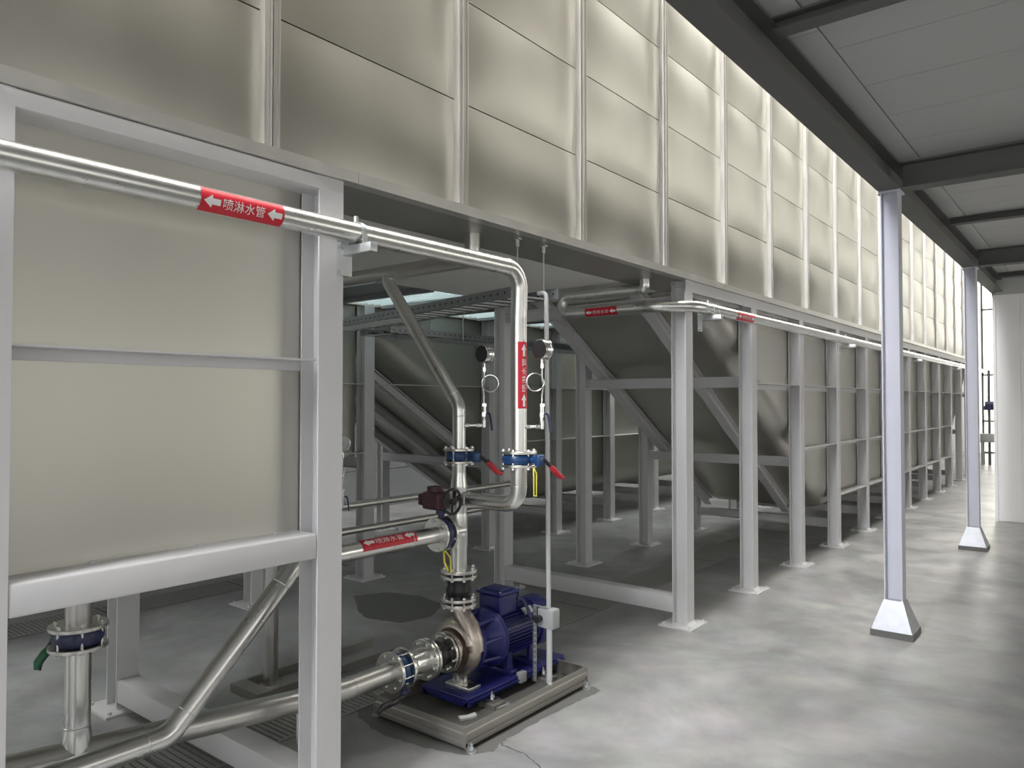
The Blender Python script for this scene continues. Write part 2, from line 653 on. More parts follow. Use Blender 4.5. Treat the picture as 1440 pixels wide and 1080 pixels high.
PW, PH = RD - 0.072, 0.552
panel_src = None
for i in range(-1, 18):
    for j in range(5):
        loc = (-2.625, RIB0 + RD * (i + 0.5), ZB + PH * (j + 0.5))
        if panel_src is None:
            bm = pillow_bm(PW, PH - 0.006)
            for v in bm.verts:
                v.co += V(loc)
            panel_src = obj('wall_panel', bm, 'tank', tank, loc, sharp=60)
        else:
            inst(panel_src, tank, loc)
rib_src = None
for i in range(-1, 19):
    y = RIB0 + RD * i
    loc = (-2.6, y, ZB)
    if rib_src is None:
        bm = B()
        for s in (-1, 1):
            y0, y1 = (y - 0.036, y - 0.002) if s < 0 else (y + 0.002, y + 0.036)
            box(bm, -2.63, -2.600, y0, y1, ZB, ZB + 5 * PH)
            ye = y0 if s < 0 else y1 - 0.004
            box(bm, -2.63, -2.588, ye, ye + 0.004, ZB, ZB + 5 * PH)
            yi = y1 - 0.004 if s < 0 else y0
            box(bm, -2.63, -2.585, yi, yi + 0.004, ZB, ZB + 5 * PH)
        rib_src = obj('rib', bm, 'rib', tank, loc)
    else:
        inst(rib_src, tank, loc)
bm = B()
box(bm, -4.55, -2.66, -3.5, YEND, 2.76, ZB + 5 * PH)
box(bm, -2.66, -2.63, -3.5, RIB0 - RD, 2.76, ZB + 5 * PH)
obj('tank_body', bm, 'under', tank)
bm = B()
segs = [-3.5, -0.6, 2.13, 4.35, 6.1, 8.3, 10.6, 13.0, 15.2, 17.6, 20.0, YEND]
for a, b_ in zip(segs, segs[1:]):
    box(bm, -2.63, -2.562, a + 0.0015, b_ - 0.0015, 2.702, 2.752)
obj('trim_strip', bm, 'rib', tank)
bm = B()
yy = [-3.5, -0.8, 0.4, 1.6, 2.8, 4.0, 5.2, 6.4] + [7.6 + 1.2 * i for i in range(12)] + [YEND]
for a, b_ in zip(yy, yy[1:]):
    box(bm, -3.05, -2.63, a + 0.002, min(b_, YEND) - 0.002, 2.702, 2.758)
obj('floor_plate', bm, 'under', tank)
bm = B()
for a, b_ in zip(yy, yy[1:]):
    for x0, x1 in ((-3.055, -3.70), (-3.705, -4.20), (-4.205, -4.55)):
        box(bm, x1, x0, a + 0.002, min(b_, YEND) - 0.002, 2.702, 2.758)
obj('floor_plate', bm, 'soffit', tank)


def zp(y):
    """underside of the hopper of the near tank row"""
    a = 2.10 - 0.605 * (y - 6.83)
    b_ = 2.10 - 0.605 * (20.6 - y)
    return max(0.44, a, b_)


def zp2(y):
    return max(0.44, 2.10 - 0.605 * (y - 5.3))


def hopper_bm(ys, zf, x0, x1, ztop=2.70, r=0.24):
    """trough swept along Y: vertical sides turning through a fillet into the bottom"""
    bm = B()
    rows = []
    for y in ys:
        z = min(zf(y), ztop - 0.02)
        rr = min(r, (ztop - z) * 0.8)
        pr = [(x0, ztop)]
        pr += [(x0, z + rr + (ztop - z - rr) * t) for t in (0.66, 0.33)]
        for k in range(9):
            a = pi / 2 * k / 8
            pr.append((x0 - rr + rr * cos(a), z + rr - rr * sin(a)))
        for t in (0.25, 0.5, 0.75):
            pr.append((x0 - rr + (x1 + rr - x0 + rr) * t, z))
        for k in range(9):
            a = pi / 2 * k / 8
            pr.append((x1 + rr - rr * sin(a), z + rr - rr * cos(a)))
        pr.append((x1, ztop))
        rows.append([bm.verts.new((x, y, zz)) for x, zz in pr])
    for a, b_ in zip(rows, rows[1:]):
        for i in range(len(a) - 1):
            bm.faces.new((a[i], a[i + 1], b_[i + 1], b_[i]))
    bm.faces.new(rows[0])
    bm.faces.new(rows[-1][::-1])
    return bm


ys = [5.88 + 0.12 * i for i in range(124)]
ys = [y for y in ys if y < 21.5]
obj('hopper', hopper_bm(ys, zp, -2.712, -4.335), 'hopper', tank)
bm = B()
box(bm, -4.335, -2.712, -3.4, 1.95, 1.20, 2.70)
obj('end_chamber', bm, 'hopper', tank)

# ------------------------------------------------------------------ frames under the tank
XB = -4.4625          # centre of the back posts
XC = XF - 0.0625      # centre of the front posts


def base_plate_bm(x, y):
    bm = B()
    box(bm, x - 0.14, x + 0.14, y - 0.15, y + 0.15, 0, 0.014)
    for sx in (-1, 1):
        for sy in (-1, 1):
            cyl(bm, (x + sx * 0.11, y + sy * 0.12, 0.014), (x + sx * 0.11, y + sy * 0.12, 0.03), 0.012, n=6)
    # weld fillets
    prism(bm, [(0, 0), (0.02, 0), (0, 0.02)], (x + 0.0625, y - 0.06, 0.014), (1, 0, 0), (0, 0, 1), (0, 1, 0), 0.12)
    return bm


post_src = plate_src = None


def post(parent, x, y, ztop=2.70, plate=True):
    global post_src, plate_src
    key = abs(ztop - 2.70) < 1e-6
    if post_src is None or not key:
        bm = B()
        hbeam(bm, (x, y, 0.012), (x, y, ztop), (1, 0, 0))
        p = obj('post', bm, 'post', parent, (x, y, 0))
        if key:
            post_src = p
    else:
        p = inst(post_src, parent, (x, y, 0))
    if plate:
        if plate_src is None:
            q = obj('base_plate', base_plate_bm(x, y), 'post', p, (x, y, 0))
            plate_src = q
        else:
            q = plate_src.copy()
            C.objects.link(q)
            q.parent = p
            q.location = (0, 0, 0)
            WORLD[q.name] = V((x, y, 0))
    return p


frm = thing('support_frame', 'long grey steel frame of many posts under the tank, right of the pump', 'frame', (-3.5, 12, 0))
PY = [P0 + PD * i for i in range(13)]
for i, y in enumerate(PY):
    post(frm, XC, y, 2.70)
    post(frm, XB, y, 2.70)
bm = B()
hbeam(bm, (XC + 0.0, P0 - 0.0625, 2.655), (XC + 0.0, PY[-1] + 0.06, 2.655), (1, 0, 0), 0.127, 0.088, 0.009, 0.007)
obj('top_beam', bm, 'post', frm)
bm = B()
hbeam(bm, (XB, P0 - 0.0625, 2.655), (XB, PY[-1] + 0.06, 2.655), (1, 0, 0), 0.127, 0.088, 0.009, 0.007)
obj('top_beam', bm, 'post', frm)
for i in range(12):
    ya, yb = PY[i] + 0.004, PY[i + 1] - 0.004
    for z in (1.915, 1.235, 0.605):
        if z - 0.02 < zp(yb) or (z == 0.605 and not 3 <= i <= 8) or (z == 1.235 and not 2 <= i <= 10):
            if not (z == 1.915 and i >= 1):
                continue
        bm = B()
        box(bm, -2.715, XF - 0.004, ya, yb, z, z + 0.008)
        box(bm, -2.712, -2.704, ya, yb, z - 0.05, z)
        obj('side_rail', bm, 'post', frm)
for i, y in enumerate(PY):
    z = zp(y) - 0.12
    if i == 0:
        z = 2.58
    if z > 2.6:
        continue
    bm = B()
    hbeam(bm, (XB + 0.062, y, z - 0.05), (XC - 0.062, y, z - 0.05), (0, 0, 1), 0.10, 0.10, 0.008, 0.006)
    obj('cross_member', bm, 'post', frm)
for x in (-4.22, -3.20):
    bm = B()
    y0, y1 = 5.62, 9.5
    hbeam(bm, (x, y0, 2.10 - 0.605 * (y0 - 6.83) - 0.065), (x, y1, 2.10 - 0.605 * (y1 - 6.83) - 0.065), (0, 0.52, 0.86), 0.10, 0.10, 0.008, 0.006)
    obj('inclined_beam', bm, 'post', frm)
bm = B()
rbox(bm, XB + 0.06, XC - 0.06, P0 - 0.06, P0 + 0.06, 0.095, 0.225, 0.008)
obj('ground_beam', bm, 'post', frm)

# left frame
lf = thing('support_frame', 'grey steel frame around the large beige tank panel at the left edge', 'frame', (-3.5, 1.3, 0))
for y in (-0.486, 0.757, 2.0):
    post(lf, XC, y, 2.70)
for y in (0.757, 2.0):
    post(lf, XB, y, 2.70)
bm = B()
rbox(bm, -2.72, XF + 0.001, -0.5, 2.062, 2.642, 2.70, 0.006)
obj('top_beam', bm, 'post', lf)
for a, b_ in ((-0.42, 0.695), (0.82, 1.938)):
    bm = B()
    rbox(bm, -2.735, XF - 0.001, a, b_, 1.097, 1.202, 0.01, 3)
    for yy_ in (a + 0.28, a + 0.66, a + 1.0):
        box(bm, -2.714, -2.70, yy_, yy_ + 0.03, 1.202, 1.208)
    obj('lower_beam', bm, 'post', lf)
    bm = B()
    box(bm, -2.715, XF - 0.02, a, b_, 1.918, 1.926)
    box(bm, -2.711, -2.705, a, b_, 1.88, 1.918)
    obj('side_rail', bm, 'post', lf)
bm = B()
hbeam(bm, (XB + 0.062, 2.0, 2.63), (XC - 0.062, 2.0, 2.63), (0, 0, 1), 0.14, 0.10, 0.008, 0.006)
obj('cross_member', bm, 'post', lf)
bm = B()
hbeam(bm, (XB + 0.062, 2.0, 1.14), (XC - 0.062, 2.0, 1.14), (0, 0, 1), 0.10, 0.10, 0.008, 0.006)
obj('cross_member', bm, 'post', lf)
bm = B()
rbox(bm, XB + 0.06, XC - 0.06, 1.94, 2.06, 0.05, 0.175, 0.008)
obj('ground_beam', bm, 'post', lf)

# ------------------------------------------------------------------ second tank row
XF2, XB2 = -5.81, -7.76
t2 = thing('settling_tank', 'second stainless tank standing behind the first, its sloping hopper seen through the gap', 'tank', (-6.8, 8, 2.7))
ys = [4.96 + 0.13 * i for i in range(80)]
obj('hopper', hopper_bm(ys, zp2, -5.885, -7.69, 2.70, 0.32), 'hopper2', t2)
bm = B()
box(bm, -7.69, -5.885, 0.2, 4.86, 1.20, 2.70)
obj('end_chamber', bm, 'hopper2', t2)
bm = B()
box(bm, -7.85, -5.80, 0.2, 15.4, 2.702, 5.3)
obj('tank_body', bm, 'under', t2)
f2 = thing('support_frame', 'grey steel frame carrying the second tank, behind the pump and aisle', 'frame', (-6.8, 8, 0))
PY2 = [3.70, 4.93, 6.83, 8.2, 9.57, 10.94, 12.31]
for y in PY2:
    post(f2, XF2, y, 2.70)
for y in (3.70, 4.93, 6.9, 8.2, 9.57):
    post(f2, XB2, y, 2.70)
for i in range(len(PY2) - 1):
    for z in (1.915, 1.235):
        ya, yb = PY2[i] + 0.004, PY2[i + 1] - 0.004
        if z < 1.5 and i == 1:
            continue
        bm = B()
        box(bm, -5.89, XF2 + 0.055, ya, yb, z, z + 0.008)
        obj('side_rail', bm, 'post', f2)
for y in PY2:
    z = zp2(y) - 0.12 if y > 5 else 1.18
    bm = B()
    hbeam(bm, (XB2 + 0.062, y, z - 0.05), (XF2 - 0.062, y, z - 0.05), (0, 0, 1), 0.10, 0.10, 0.008, 0.006)
    obj('cross_member', bm, 'post', f2)
for x in (-7.45, -6.8, -6.15):
    bm = B()
    y0, y1 = 5.0, 7.9
    hbeam(bm, (x, y0, 2.10 - 0.605 * (y0 - 5.3) - 0.065), (x, y1, 2.10 - 0.605 * (y1 - 5.3) - 0.065), (0, 0.52, 0.86), 0.10, 0.10, 0.008, 0.006)
    obj('inclined_beam', bm, 'post', f2)

# ------------------------------------------------------------------ aisle roof: corrugated translucent sheets between grey deck panels
strips = [(2.2, 2.75), (3.35, 3.95), (4.63, 5.12), (6.05, 6.6), (7.3, 7.85), (8.6, 9.2)]
names = ['first', 'second', 'third', 'fourth', 'fifth', 'sixth']
for i, (a, b_) in enumerate(strips):
    bm = B()
    nx, ny = 2, 48
    g = []
    for iy in range(ny + 1):
        y = a + (b_ - a) * iy / ny
        zz = 2.735 + 0.018 * sin(2 * pi * iy / 8)
        g.append([bm.verts.new((x, y, zz)) for x in (-5.78, -4.57)])
    for iy in range(ny):
        bm.faces.new((g[iy][0], g[iy][1], g[iy + 1][1], g[iy + 1][0]))
    bmesh.ops.solidify(bm, geom=list(bm.faces), thickness=0.003)
    tag(obj('roof_sheet', bm, 'sheet'), 'pale blue corrugated translucent sheet over the aisle, %s along it from the camera' % names[i], 'roof sheet', 'translucent sheets over the aisle')
prev = 0.5
bnd = strips + [(13, 13)]
n = 0
for a, b_ in bnd:
    n += 1
    if n in (1, 7):       # the aisle is open to the hall at both ends
        prev = b_
        continue
    bm = B()
    box(bm, -5.80, -4.55, prev + 0.01, a - 0.01, 2.73, 2.79)
    for yy_ in (prev + 0.01, a - 0.06):
        box(bm, -5.80, -4.55, yy_, yy_ + 0.05, 2.69, 2.73)
    tag(obj('deck_panel', bm, 'cable'), 'dark grey deck panel over the aisle, %s from the camera between the pale sheets' % ['first', 'second', 'third', 'fourth', 'fifth'][n - 2], 'deck panel', 'deck panels over the aisle')
    prev = b_


# ------------------------------------------------------------------ pipe labels
def text_faces(txt):
    cu = bpy.data.curves.new('lettering', 'FONT')
    cu.body = txt
    cu.size = 1.0
    o = bpy.data.objects.new('lettering_source', cu)
    C.objects.link(o)
    bpy.context.view_layer.update()
    dg = bpy.context.evaluated_depsgraph_get()
    me = bpy.data.meshes.new_from_object(o.evaluated_get(dg))
    bpy.data.objects.remove(o)
    bpy.data.curves.remove(cu)
    return me


TXT = text_faces('喷淋水管')


def pipe_label(parent, p, axis, up, face, r, length, arc, flip=False, arrows=(-1, -1)):
    """red wrap-round label: p = middle of the label on the pipe axis, axis = reading direction, face = outward normal at the middle"""
    p, axis, face = V(p), V(axis).normalized(), V(face).normalized()
    upv = face.cross(axis).normalized()
    if upv.dot(V(up)) < 0:
        upv = -upv

    def wrap(u, v, off):
        a = v / r
        return p + axis * u + (face * cos(a) + upv * sin(a)) * (r + off)
    bm = B()
    nv = 12
    g = [[bm.verts.new(wrap(u, arc * (j / nv - 0.5), 0.0008)) for u in (-length / 2, length / 2)] for j in range(nv + 1)]
    for j in range(nv):
        bm.faces.new((g[j][0], g[j][1], g[j + 1][1], g[j + 1][0]))
    lab = obj('pipe_label', bm, 'label', parent)
    lab['label'] = 'red label with white characters and two white arrows'
    bm = B()
    bm.from_mesh(TXT)
    xs = [v.co.x for v in bm.verts]
    ysv = [v.co.y for v in bm.verts]
    x0, x1, y0, y1 = min(xs), max(xs), min(ysv), max(ysv)
    tl, th = length * 0.50, arc * 0.40
    for v in bm.verts:
        v.co = V(((v.co.x - (x0 + x1) / 2) / (x1 - x0) * tl, (v.co.y - (y0 + y1) / 2) / (y1 - y0) * th, 0))
    for s, d in ((-1, arrows[0]), (1, arrows[1])):
        cx = s * length * 0.375
        al, ah = length * 0.19, arc * 0.46
        pts = [(-0.5, 0), (0.0, 0.5), (0.0, 0.24), (0.5, 0.24), (0.5, -0.24), (0.0, -0.24), (0.0, -0.5)]
        vs = [bm.verts.new((cx - d * a * al, b_ * ah, 0)) for a, b_ in pts]
        bm.faces.new(vs)
    stepv = arc / 16
    for kk in range(-8, 9):
        bmesh.ops.bisect_plane(bm, geom=list(bm.verts) + list(bm.edges) + list(bm.faces), plane_co=(0, kk * stepv, 0), plane_no=(0, 1, 0))
    for v in bm.verts:
        v.co = wrap(v.co.x, v.co.y, 0.0016)
    obj('lettering', bm, 'white', lab)


def flange(parent, c, axis, R, t=0.016, bore=0.0, m='flange', nb=0):
    bm = B()
    a = V(axis).normalized()
    lathe(bm, V(c) - a * t / 2, a, [(0, R - 0.002), (0.002, R), (t - 0.002, R), (t, R - 0.002)], 32)
    return obj('flange', bm, m, parent)


def weld_ring(bm, c, axis, r):
    torus(bm, c, axis, r, 0.0025, 24, 6)


# ------------------------------------------------------------------ pump group
PX, PYc, PZ = -2.93, 3.18, 0.348       # pump centre line
RX, RY = -2.51, 3.20                   # second riser

# discharge manifold from the pump: riser, tees, cross piece
man = thing('discharge_manifold', 'stainless discharge riser with tees standing on the pump outlet', 'pipe', (PX, PYc, 0.8))
bm = B()
cyl(bm, (PX, PYc, 0.775), (PX, PYc, 1.17), 0.048)
cyl(bm, (PX, PYc, 1.165), (PX, PYc, 1.26), 0.048)
cyl(bm, (PX, PYc, 1.26), (PX, PYc, 1.34), 0.048, 0.040)
cyl(bm, (PX, PYc, 1.34), (PX, PYc, 1.405), 0.040)
lathe(bm, (PX, PYc, 0.90), (0, 0, 1), [(0, 0.048), (0.03, 0.051), (0.18, 0.051), (0.21, 0.048)], 28)
obj('riser_pipe', bm, 'pipe', man)
bm = B()
cyl(bm, (PX, PYc - 0.115, 1.01), (PX, PYc, 1.01), 0.0445)
lathe(bm, (PX, PYc - 0.06, 1.01), (0, 1, 0), [(0, 0.046), (0.06, 0.058)], 28)
obj('tee_branch', bm, 'pipe', man)
bm = B()
tube(bm, [(PX, PYc, 1.19), (RX, RY, 1.19), (RX, RY, 1.405)], 0.0445, 0.085)
for c, a in (((PX + 0.075, PYc, 1.19), (1, 0, 0)), ((RX - 0.10, RY, 1.19), (1, 0, 0)), ((RX, RY, 1.29), (0, 0, 1))):
    weld_ring(bm, c, a, 0.0445)
obj('cross_pipe', bm, 'pipe', man)
flange(man, (PX, PYc, 0.783), (0, 0, 1), 0.104, 0.018)
flange(man, (PX, PYc, 1.402), (0, 0, 1), 0.088, 0.014)
flange(man, (RX, RY, 1.402), (0, 0, 1), 0.100, 0.014)
flange(man, (PX, PYc - 0.108, 1.01), (0, 1, 0), 0.095, 0.014)

# rubber expansion joint
ej = thing('rubber_expansion_joint', 'black rubber expansion joint between steel flanges on top of the pump', 'pipe joint', (PX, PYc, 0.61))
bm = B()
lathe(bm, (PX, PYc, 0.612), (0, 0, 1), [(0, 0.07), (0.02, 0.072), (0.03, 0.064), (0.06, 0.074), (0.09, 0.064), (0.118, 0.068)], 28)
obj('rubber_body', bm, 'black', ej)
flange(ej, (PX, PYc, 0.752), (0, 0, 1), 0.104, 0.016)
flange(ej, (PX, PYc, 0.625), (0, 0, 1), 0.104, 0.016)
bm = B()
cyl(bm, (PX, PYc, 0.760), (PX, PYc, 0.774), 0.075)
cyl(bm, (PX, PYc, 0.604), (PX, PYc, 0.617), 0.075)
obj('gasket', bm, 'black', ej)


bolt_cache = {}


def bolts(parent, c, axis, R, n, half, r=0.009, ph=0.3):
    """through bolts with hex heads and nuts on a bolt circle"""
    a = V(axis).normalized()
    for p in ringpts(c, axis, R, n, ph):
        key = (tuple(round(x, 3) for x in a), half, r)
        if key in bolt_cache:
            inst(bolt_cache[key], parent, p)
            continue
        bm = B()
        cyl(bm, p - a * (half + 0.012), p + a * (half + 0.012), r * 0.6, n=8)
        cyl(bm, p + a * half, p + a * (half + 0.009), r * 1.15, n=6)
        cyl(bm, p - a * (half + 0.009), p - a * half, r * 1.15, n=6)
        bolt_cache[key] = obj('bolt', bm, 'bolt', parent, p)


bolts(ej, (PX, PYc, 0.769), (0, 0, 1), 0.086, 8, 0.026)
bolts(ej, (PX, PYc, 0.608), (0, 0, 1), 0.086, 8, 0.026)


def butterfly_valve(label, c, axis, rb, rbolt, half, stem, mat='valveblue', nb=6):
    t = thing('butterfly_valve', label, 'valve', c)
    c = V(c)
    a = V(axis).normalized()
    bm = B()
    lathe(bm, c - a * (half - 0.001), a, [(0, rb * 0.8), (0.002, rb * 0.92), (half - 0.01, rb), (half + 0.008, rb), (2 * half - 0.004, rb * 0.92), (2 * half - 0.002, rb * 0.8)], 32)
    obj('valve_body', bm, mat, t)
    s = V(stem).normalized()
    bm = B()
    cyl(bm, c + s * rb * 0.9, c + s * (rb + 0.028), 0.017, n=16)
    cyl(bm, c + s * (rb + 0.028), c + s * (rb + 0.045), 0.03, n=20)
    obj('valve_neck', bm, 'navy' if mat == 'navy' or nb == 8 else mat, t)
    bolts(t, c, axis, rbolt, nb, half + 0.016)
    return t


def lever(parent, p, end, m_arm='black', m_grip='red', wdt=0.012):
    p, e = V(p), V(end)
    d = (e - p)
    L = d.length
    d.normalize()
    sd = V((1, 0, 0))
    n = d.cross(sd).normalized()
    q = p + d * L * 0.45
    bm = B()
    tube(bm, [p, p + d * L * 0.2, q], 0.011, 0, 10)
    bmesh.ops.scale(bm, vec=(1, 1, 1), verts=bm.verts)
    arm = obj('lever_arm', bm, m_arm, parent)
    bm = B()
    P = [p + d * L * 0.30, p + d * L * 0.5 + n * 0.004, p + d * L * 0.8 + n * 0.010, e]
    tube(bm, P, 0.012, 0, 10, radii=[0.010, 0.016, 0.016, 0.010])
    g = obj('lever_grip', bm, m_grip, parent)
    bm = B()
    P = [x - n * 0.014 for x in P]
    tube(bm, P, 0.008, 0, 8, radii=[0.006, 0.007, 0.006, 0.004])
    obj('trigger', bm, 'black', parent)


vl = butterfly_valve('blue butterfly valve with red lever on the left riser above the pump', (PX, PYc, 1.437), (0, 0, 1), 0.078, 0.074, 0.027, (1, 0, 0), 'valveblue', 6)
bm = B()
rbox(bm, PX + 0.112, PX + 0.150, PYc - 0.026, PYc + 0.03, 1.405, 1.463, 0.012, 3)
obj('lever_hub', bm, 'valveblue', vl)
lever(vl, (PX + 0.145, PYc + 0.015, 1.44), (-2.72, 3.315, 1.335))
vr = butterfly_valve('blue butterfly valve with red lever on the right riser of the large spray pipe', (RX, RY, 1.437), (0, 0, 1), 0.092, 0.083, 0.027, (1, 0, 0), 'valveblue', 6)
bm = B()
rbox(bm, RX + 0.122, RX + 0.160, RY - 0.03, RY + 0.03, 1.405, 1.468, 0.012, 3)
obj('lever_hub', bm, 'valveblue', vr)
lever(vr, (RX + 0.155, RY + 0.015, 1.44), (-2.315, 3.345, 1.335))
bm = B()
for pts in ([(-2.39, 3.175, 1.395), (-2.385, 3.17, 1.34), (-2.385, 3.17, 1.25), (-2.375, 3.18, 1.25), (-2.375, 3.18, 1.37), (-2.39, 3.175, 1.395)],):
    tube(bm, pts, 0.004, 0, 6)
obj('tie_tag', bm, 'yellow', vr)
vg = butterfly_valve('dark blue butterfly valve with gearbox and handwheel on the labelled pipe', (PX, PYc - 0.145, 1.01), (0, 1, 0), 0.088, 0.078, 0.029, (0, 0, 1), 'navy', 6)
vy, vz = PYc - 0.145, 1.01
bm = B()
rbox(bm, PX - 0.10, PX + 0.035, vy - 0.06, vy + 0.045, vz + 0.135, vz + 0.235, 0.018, 3)
rbox(bm, PX - 0.155, PX - 0.09, vy - 0.035, vy + 0.03, vz + 0.15, vz + 0.215, 0.012, 2)
cyl(bm, (PX - 0.04, vy - 0.01, vz + 0.235), (PX - 0.04, vy - 0.01, vz + 0.262), 0.045, n=24)
obj('gearbox', bm, 'maroon', vg)
bm = B()
cyl(bm, (PX + 0.02, vy, vz + 0.185), (PX + 0.085, vy, vz + 0.185), 0.011, n=12)
obj('handwheel_shaft', bm, 'bolt', vg)
bm = B()
hc = V((PX + 0.085, vy, vz + 0.185))
torus(bm, hc, (1, 0, 0), 0.068, 0.008, 32, 10)
cyl(bm, hc - V((0.012, 0, 0)), hc + V((0.014, 0, 0)), 0.018, n=16)
for kk in range(3):
    a = 2 * pi * kk / 3 + 0.5
    cyl(bm, hc, hc + V((0, cos(a), sin(a))) * 0.066, 0.0065, n=8)
obj('handwheel', bm, 'blackplastic', vg)
bm = B()
tube(bm, [(PX + 0.03, vy - 0.01, vz - 0.09), (PX + 0.036, vy - 0.012, vz - 0.15), (PX + 0.05, vy + 0.004, vz - 0.20)], 0.006, 0, 6)
tube(bm, [(PX + 0.03, vy + 0.0, vz - 0.09), (PX + 0.052, vy + 0.02, vz - 0.13), (PX + 0.05, vy + 0.026, vz - 0.215)], 0.005, 0, 6)
obj('tie_tag', bm, 'yellow', vg)

# left riser and header feeding the tank bottom
ur = thing('header_pipe', 'dull stainless pipe rising slantwise from the left riser valve to the header under the tank', 'pipe', (PX, PYc, 1.47))
bm = B()
tube(bm, [(PX, PYc, 1.468), (PX, PYc, 1.726), (-3.537, PYc, 2.497), (-3.537, PYc, 2.54)], 0.0385, 0.10)
for c, a in (((PX, PYc, 1.665), (0, 0, 1)), ((PX - 0.045, PYc, 1.783), (-0.62, 0, 0.78))):
    weld_ring(bm, c, a, 0.0385)
obj('slanted_pipe', bm, 'pipe', ur)
bm = B()
tube(bm, [(-4.9, PYc, 2.555), (-2.83, PYc, 2.555), (-2.83, PYc, 2.705)], 0.0445, 0.09)
obj('header', bm, 'pipedull', ur)
flange(ur, (PX, PYc, 1.473), (0, 0, 1), 0.088, 0.014)

# large spray water pipe along the left frame
sp = thing('spray_water_pipe', 'bright stainless spray pipe in the foreground bending down to the right riser valve', 'pipe', (RX, RY, 1.5))
RP = 0.0445
bm = B()
tube(bm, [(-2.50, -1.5, 2.465), (-2.50, RY, 2.465), (RX, RY, 2.2), (RX, RY, 1.468)], RP, 0.115, 28, 9)
for c, a in (((-2.50, RY - 0.12, 2.465), (0, 1, 0)), ((RX, RY, 2.345), (0, 0, 1))):
    weld_ring(bm, c, a, RP)
obj('pipe_run', bm, 'pipe', sp)
flange(sp, (RX, RY, 1.473), (0, 0, 1), 0.100, 0.014)
pipe_label(sp, (-2.50, 1.515, 2.465), (0, 1, 0), (0, 0, 1), (0.94, 0, -0.28), RP, 0.335, 0.098)
pipe_label(sp, (RX, RY, 1.89), (0, 0, 1), (0, -1, 0), (0.97, -0.2, 0), RP, 0.36, 0.072, arrows=(1, 1))

# labelled horizontal pipe with 45 degree drop
lp = thing('spray_water_pipe', 'lower stainless pipe with red label, rising at an angle under the left frame', 'pipe', (PX, 2.2, 0.42))
bm = B()
tube(bm, [(PX, -1.5, 0.425), (PX, 1.49, 0.425), (PX, 2.09, 1.01), (PX, PYc - 0.185, 1.01)], RP, 0.12, 28, 8)
for c, a in (((PX, 1.40, 0.425), (0, 1, 0)), ((PX, 1.565, 0.497), (0, 0.71, 0.70)), ((PX, 2.0, 0.923), (0, 0.71, 0.70)), ((PX, 2.79, 1.01), (0, 1, 0))):
    weld_ring(bm, c, a, RP)
obj('pipe_run', bm, 'pipe', lp)
flange(lp, (PX, PYc - 0.182, 1.01), (0, 1, 0), 0.095, 0.014)
pipe_label(lp, (PX, 2.625, 1.01), (0, 1, 0), (0, 0, 1), (0.62, 0, 0.78), RP, 0.37, 0.085)

# suction line with tee
sl = thing('suction_pipe', 'wide dull stainless suction pipe lying low under the left frame, leading into the pump', 'pipe', (-3.0, 2.2, 0.345))
RS = 0.053
bm = B()
tube(bm, [(-3.56, 0.1, PZ), (-3.235, 1.275, PZ), (-2.972, 2.19, PZ), (PX, 2.36, PZ), (PX, 2.655, PZ)], RS, 0.25, 28, 6)
for c, a in (((-2.985, 2.14, PZ), (0.26, 1, 0)), ((PX, 2.40, PZ), (0, 1, 0)), ((-3.30, 1.04, PZ), (0.27, 1, 0)), ((-3.17, 1.51, PZ), (0.27, 1, 0))):
    weld_ring(bm, c, a, RS)
obj('pipe_run', bm, 'pipedull', sl)
flange(sl, (PX, 2.663, PZ), (0, 1, 0), 0.105, 0.018)
bm = B()
cyl(bm, (-3.235, 1.275, PZ), (-3.235, 1.275, 0.775), 0.0485)
lathe(bm, (-3.235, 1.275, PZ), (0, 0, 1), [(0, 0.051), (0.065, 0.0545), (0.105, 0.0490)], 28, cap=False)
weld_ring(bm, (-3.235, 1.275, 0.46), (0, 0, 1), 0.0485)
obj('tee_riser', bm, 'pipe', sl)
flange(sl, (-3.235, 1.275, 0.775), (0, 0, 1), 0.108, 0.016)
bm = B()
for dx in (-0.07, 0.07):
    pass
box(bm, -3.03, -2.91, 2.16, 2.20, 0.002, PZ - 0.04)
obj('pipe_support', bm, 'post', sl)

bv = butterfly_valve('dark blue butterfly valve with green lever under the left tank panel', (-3.235, 1.275, 0.815), (0, 0, 1), 0.094, 0.088, 0.030, (-1, -0.2, 0), 'navy', 6)
lever(bv, (-3.335, 1.225, 0.80), (-3.33, 1.16, 0.69), 'black', 'green')
ds = thing('drain_stub', 'short flanged stainless stub under the left tank panel, above the dark blue valve', 'pipe', (-3.235, 1.275, 0.85))
bm = B()
cyl(bm, (-3.235, 1.275, 0.855), (-3.235, 1.275, 1.202), 0.0485)
obj('stub_pipe', bm, 'pipedull', ds)
flange(ds, (-3.235, 1.275, 0.855), (0, 0, 1), 0.108, 0.016)

# suction valve, strainer spool and rubber joint in front of the pump
sv = butterfly_valve('blue wafer valve with black lever on the suction line before the pump', (PX, 2.705, PZ), (0, 1, 0), 0.086, 0.082, 0.031, (0.55, 0, -0.83), 'valveblue', 8)
lever(sv, (PX + 0.075, 2.70, PZ - 0.11), (PX + 0.055, 2.53, PZ - 0.145), 'blackplastic', 'blackplastic')
spool = thing('strainer_spool', 'short flanged stainless spool piece between suction valve and rubber joint', 'pipe', (PX, 2.83, PZ))
bm = B()
lathe(bm, (PX, 2.745, PZ), (0, 1, 0), [(0, 0.060), (0.10, 0.062), (0.14, 0.066), (0.165, 0.066)], 28)
cyl(bm, (PX + 0.055, 2.80, PZ + 0.02), (PX + 0.072, 2.80, PZ + 0.026), 0.012, n=12)
obj('spool_body', bm, 'pipe', spool)
flange(spool, (PX, 2.748, PZ), (0, 1, 0), 0.105, 0.018)
flange(spool, (PX, 2.905, PZ), (0, 1, 0), 0.110, 0.018)
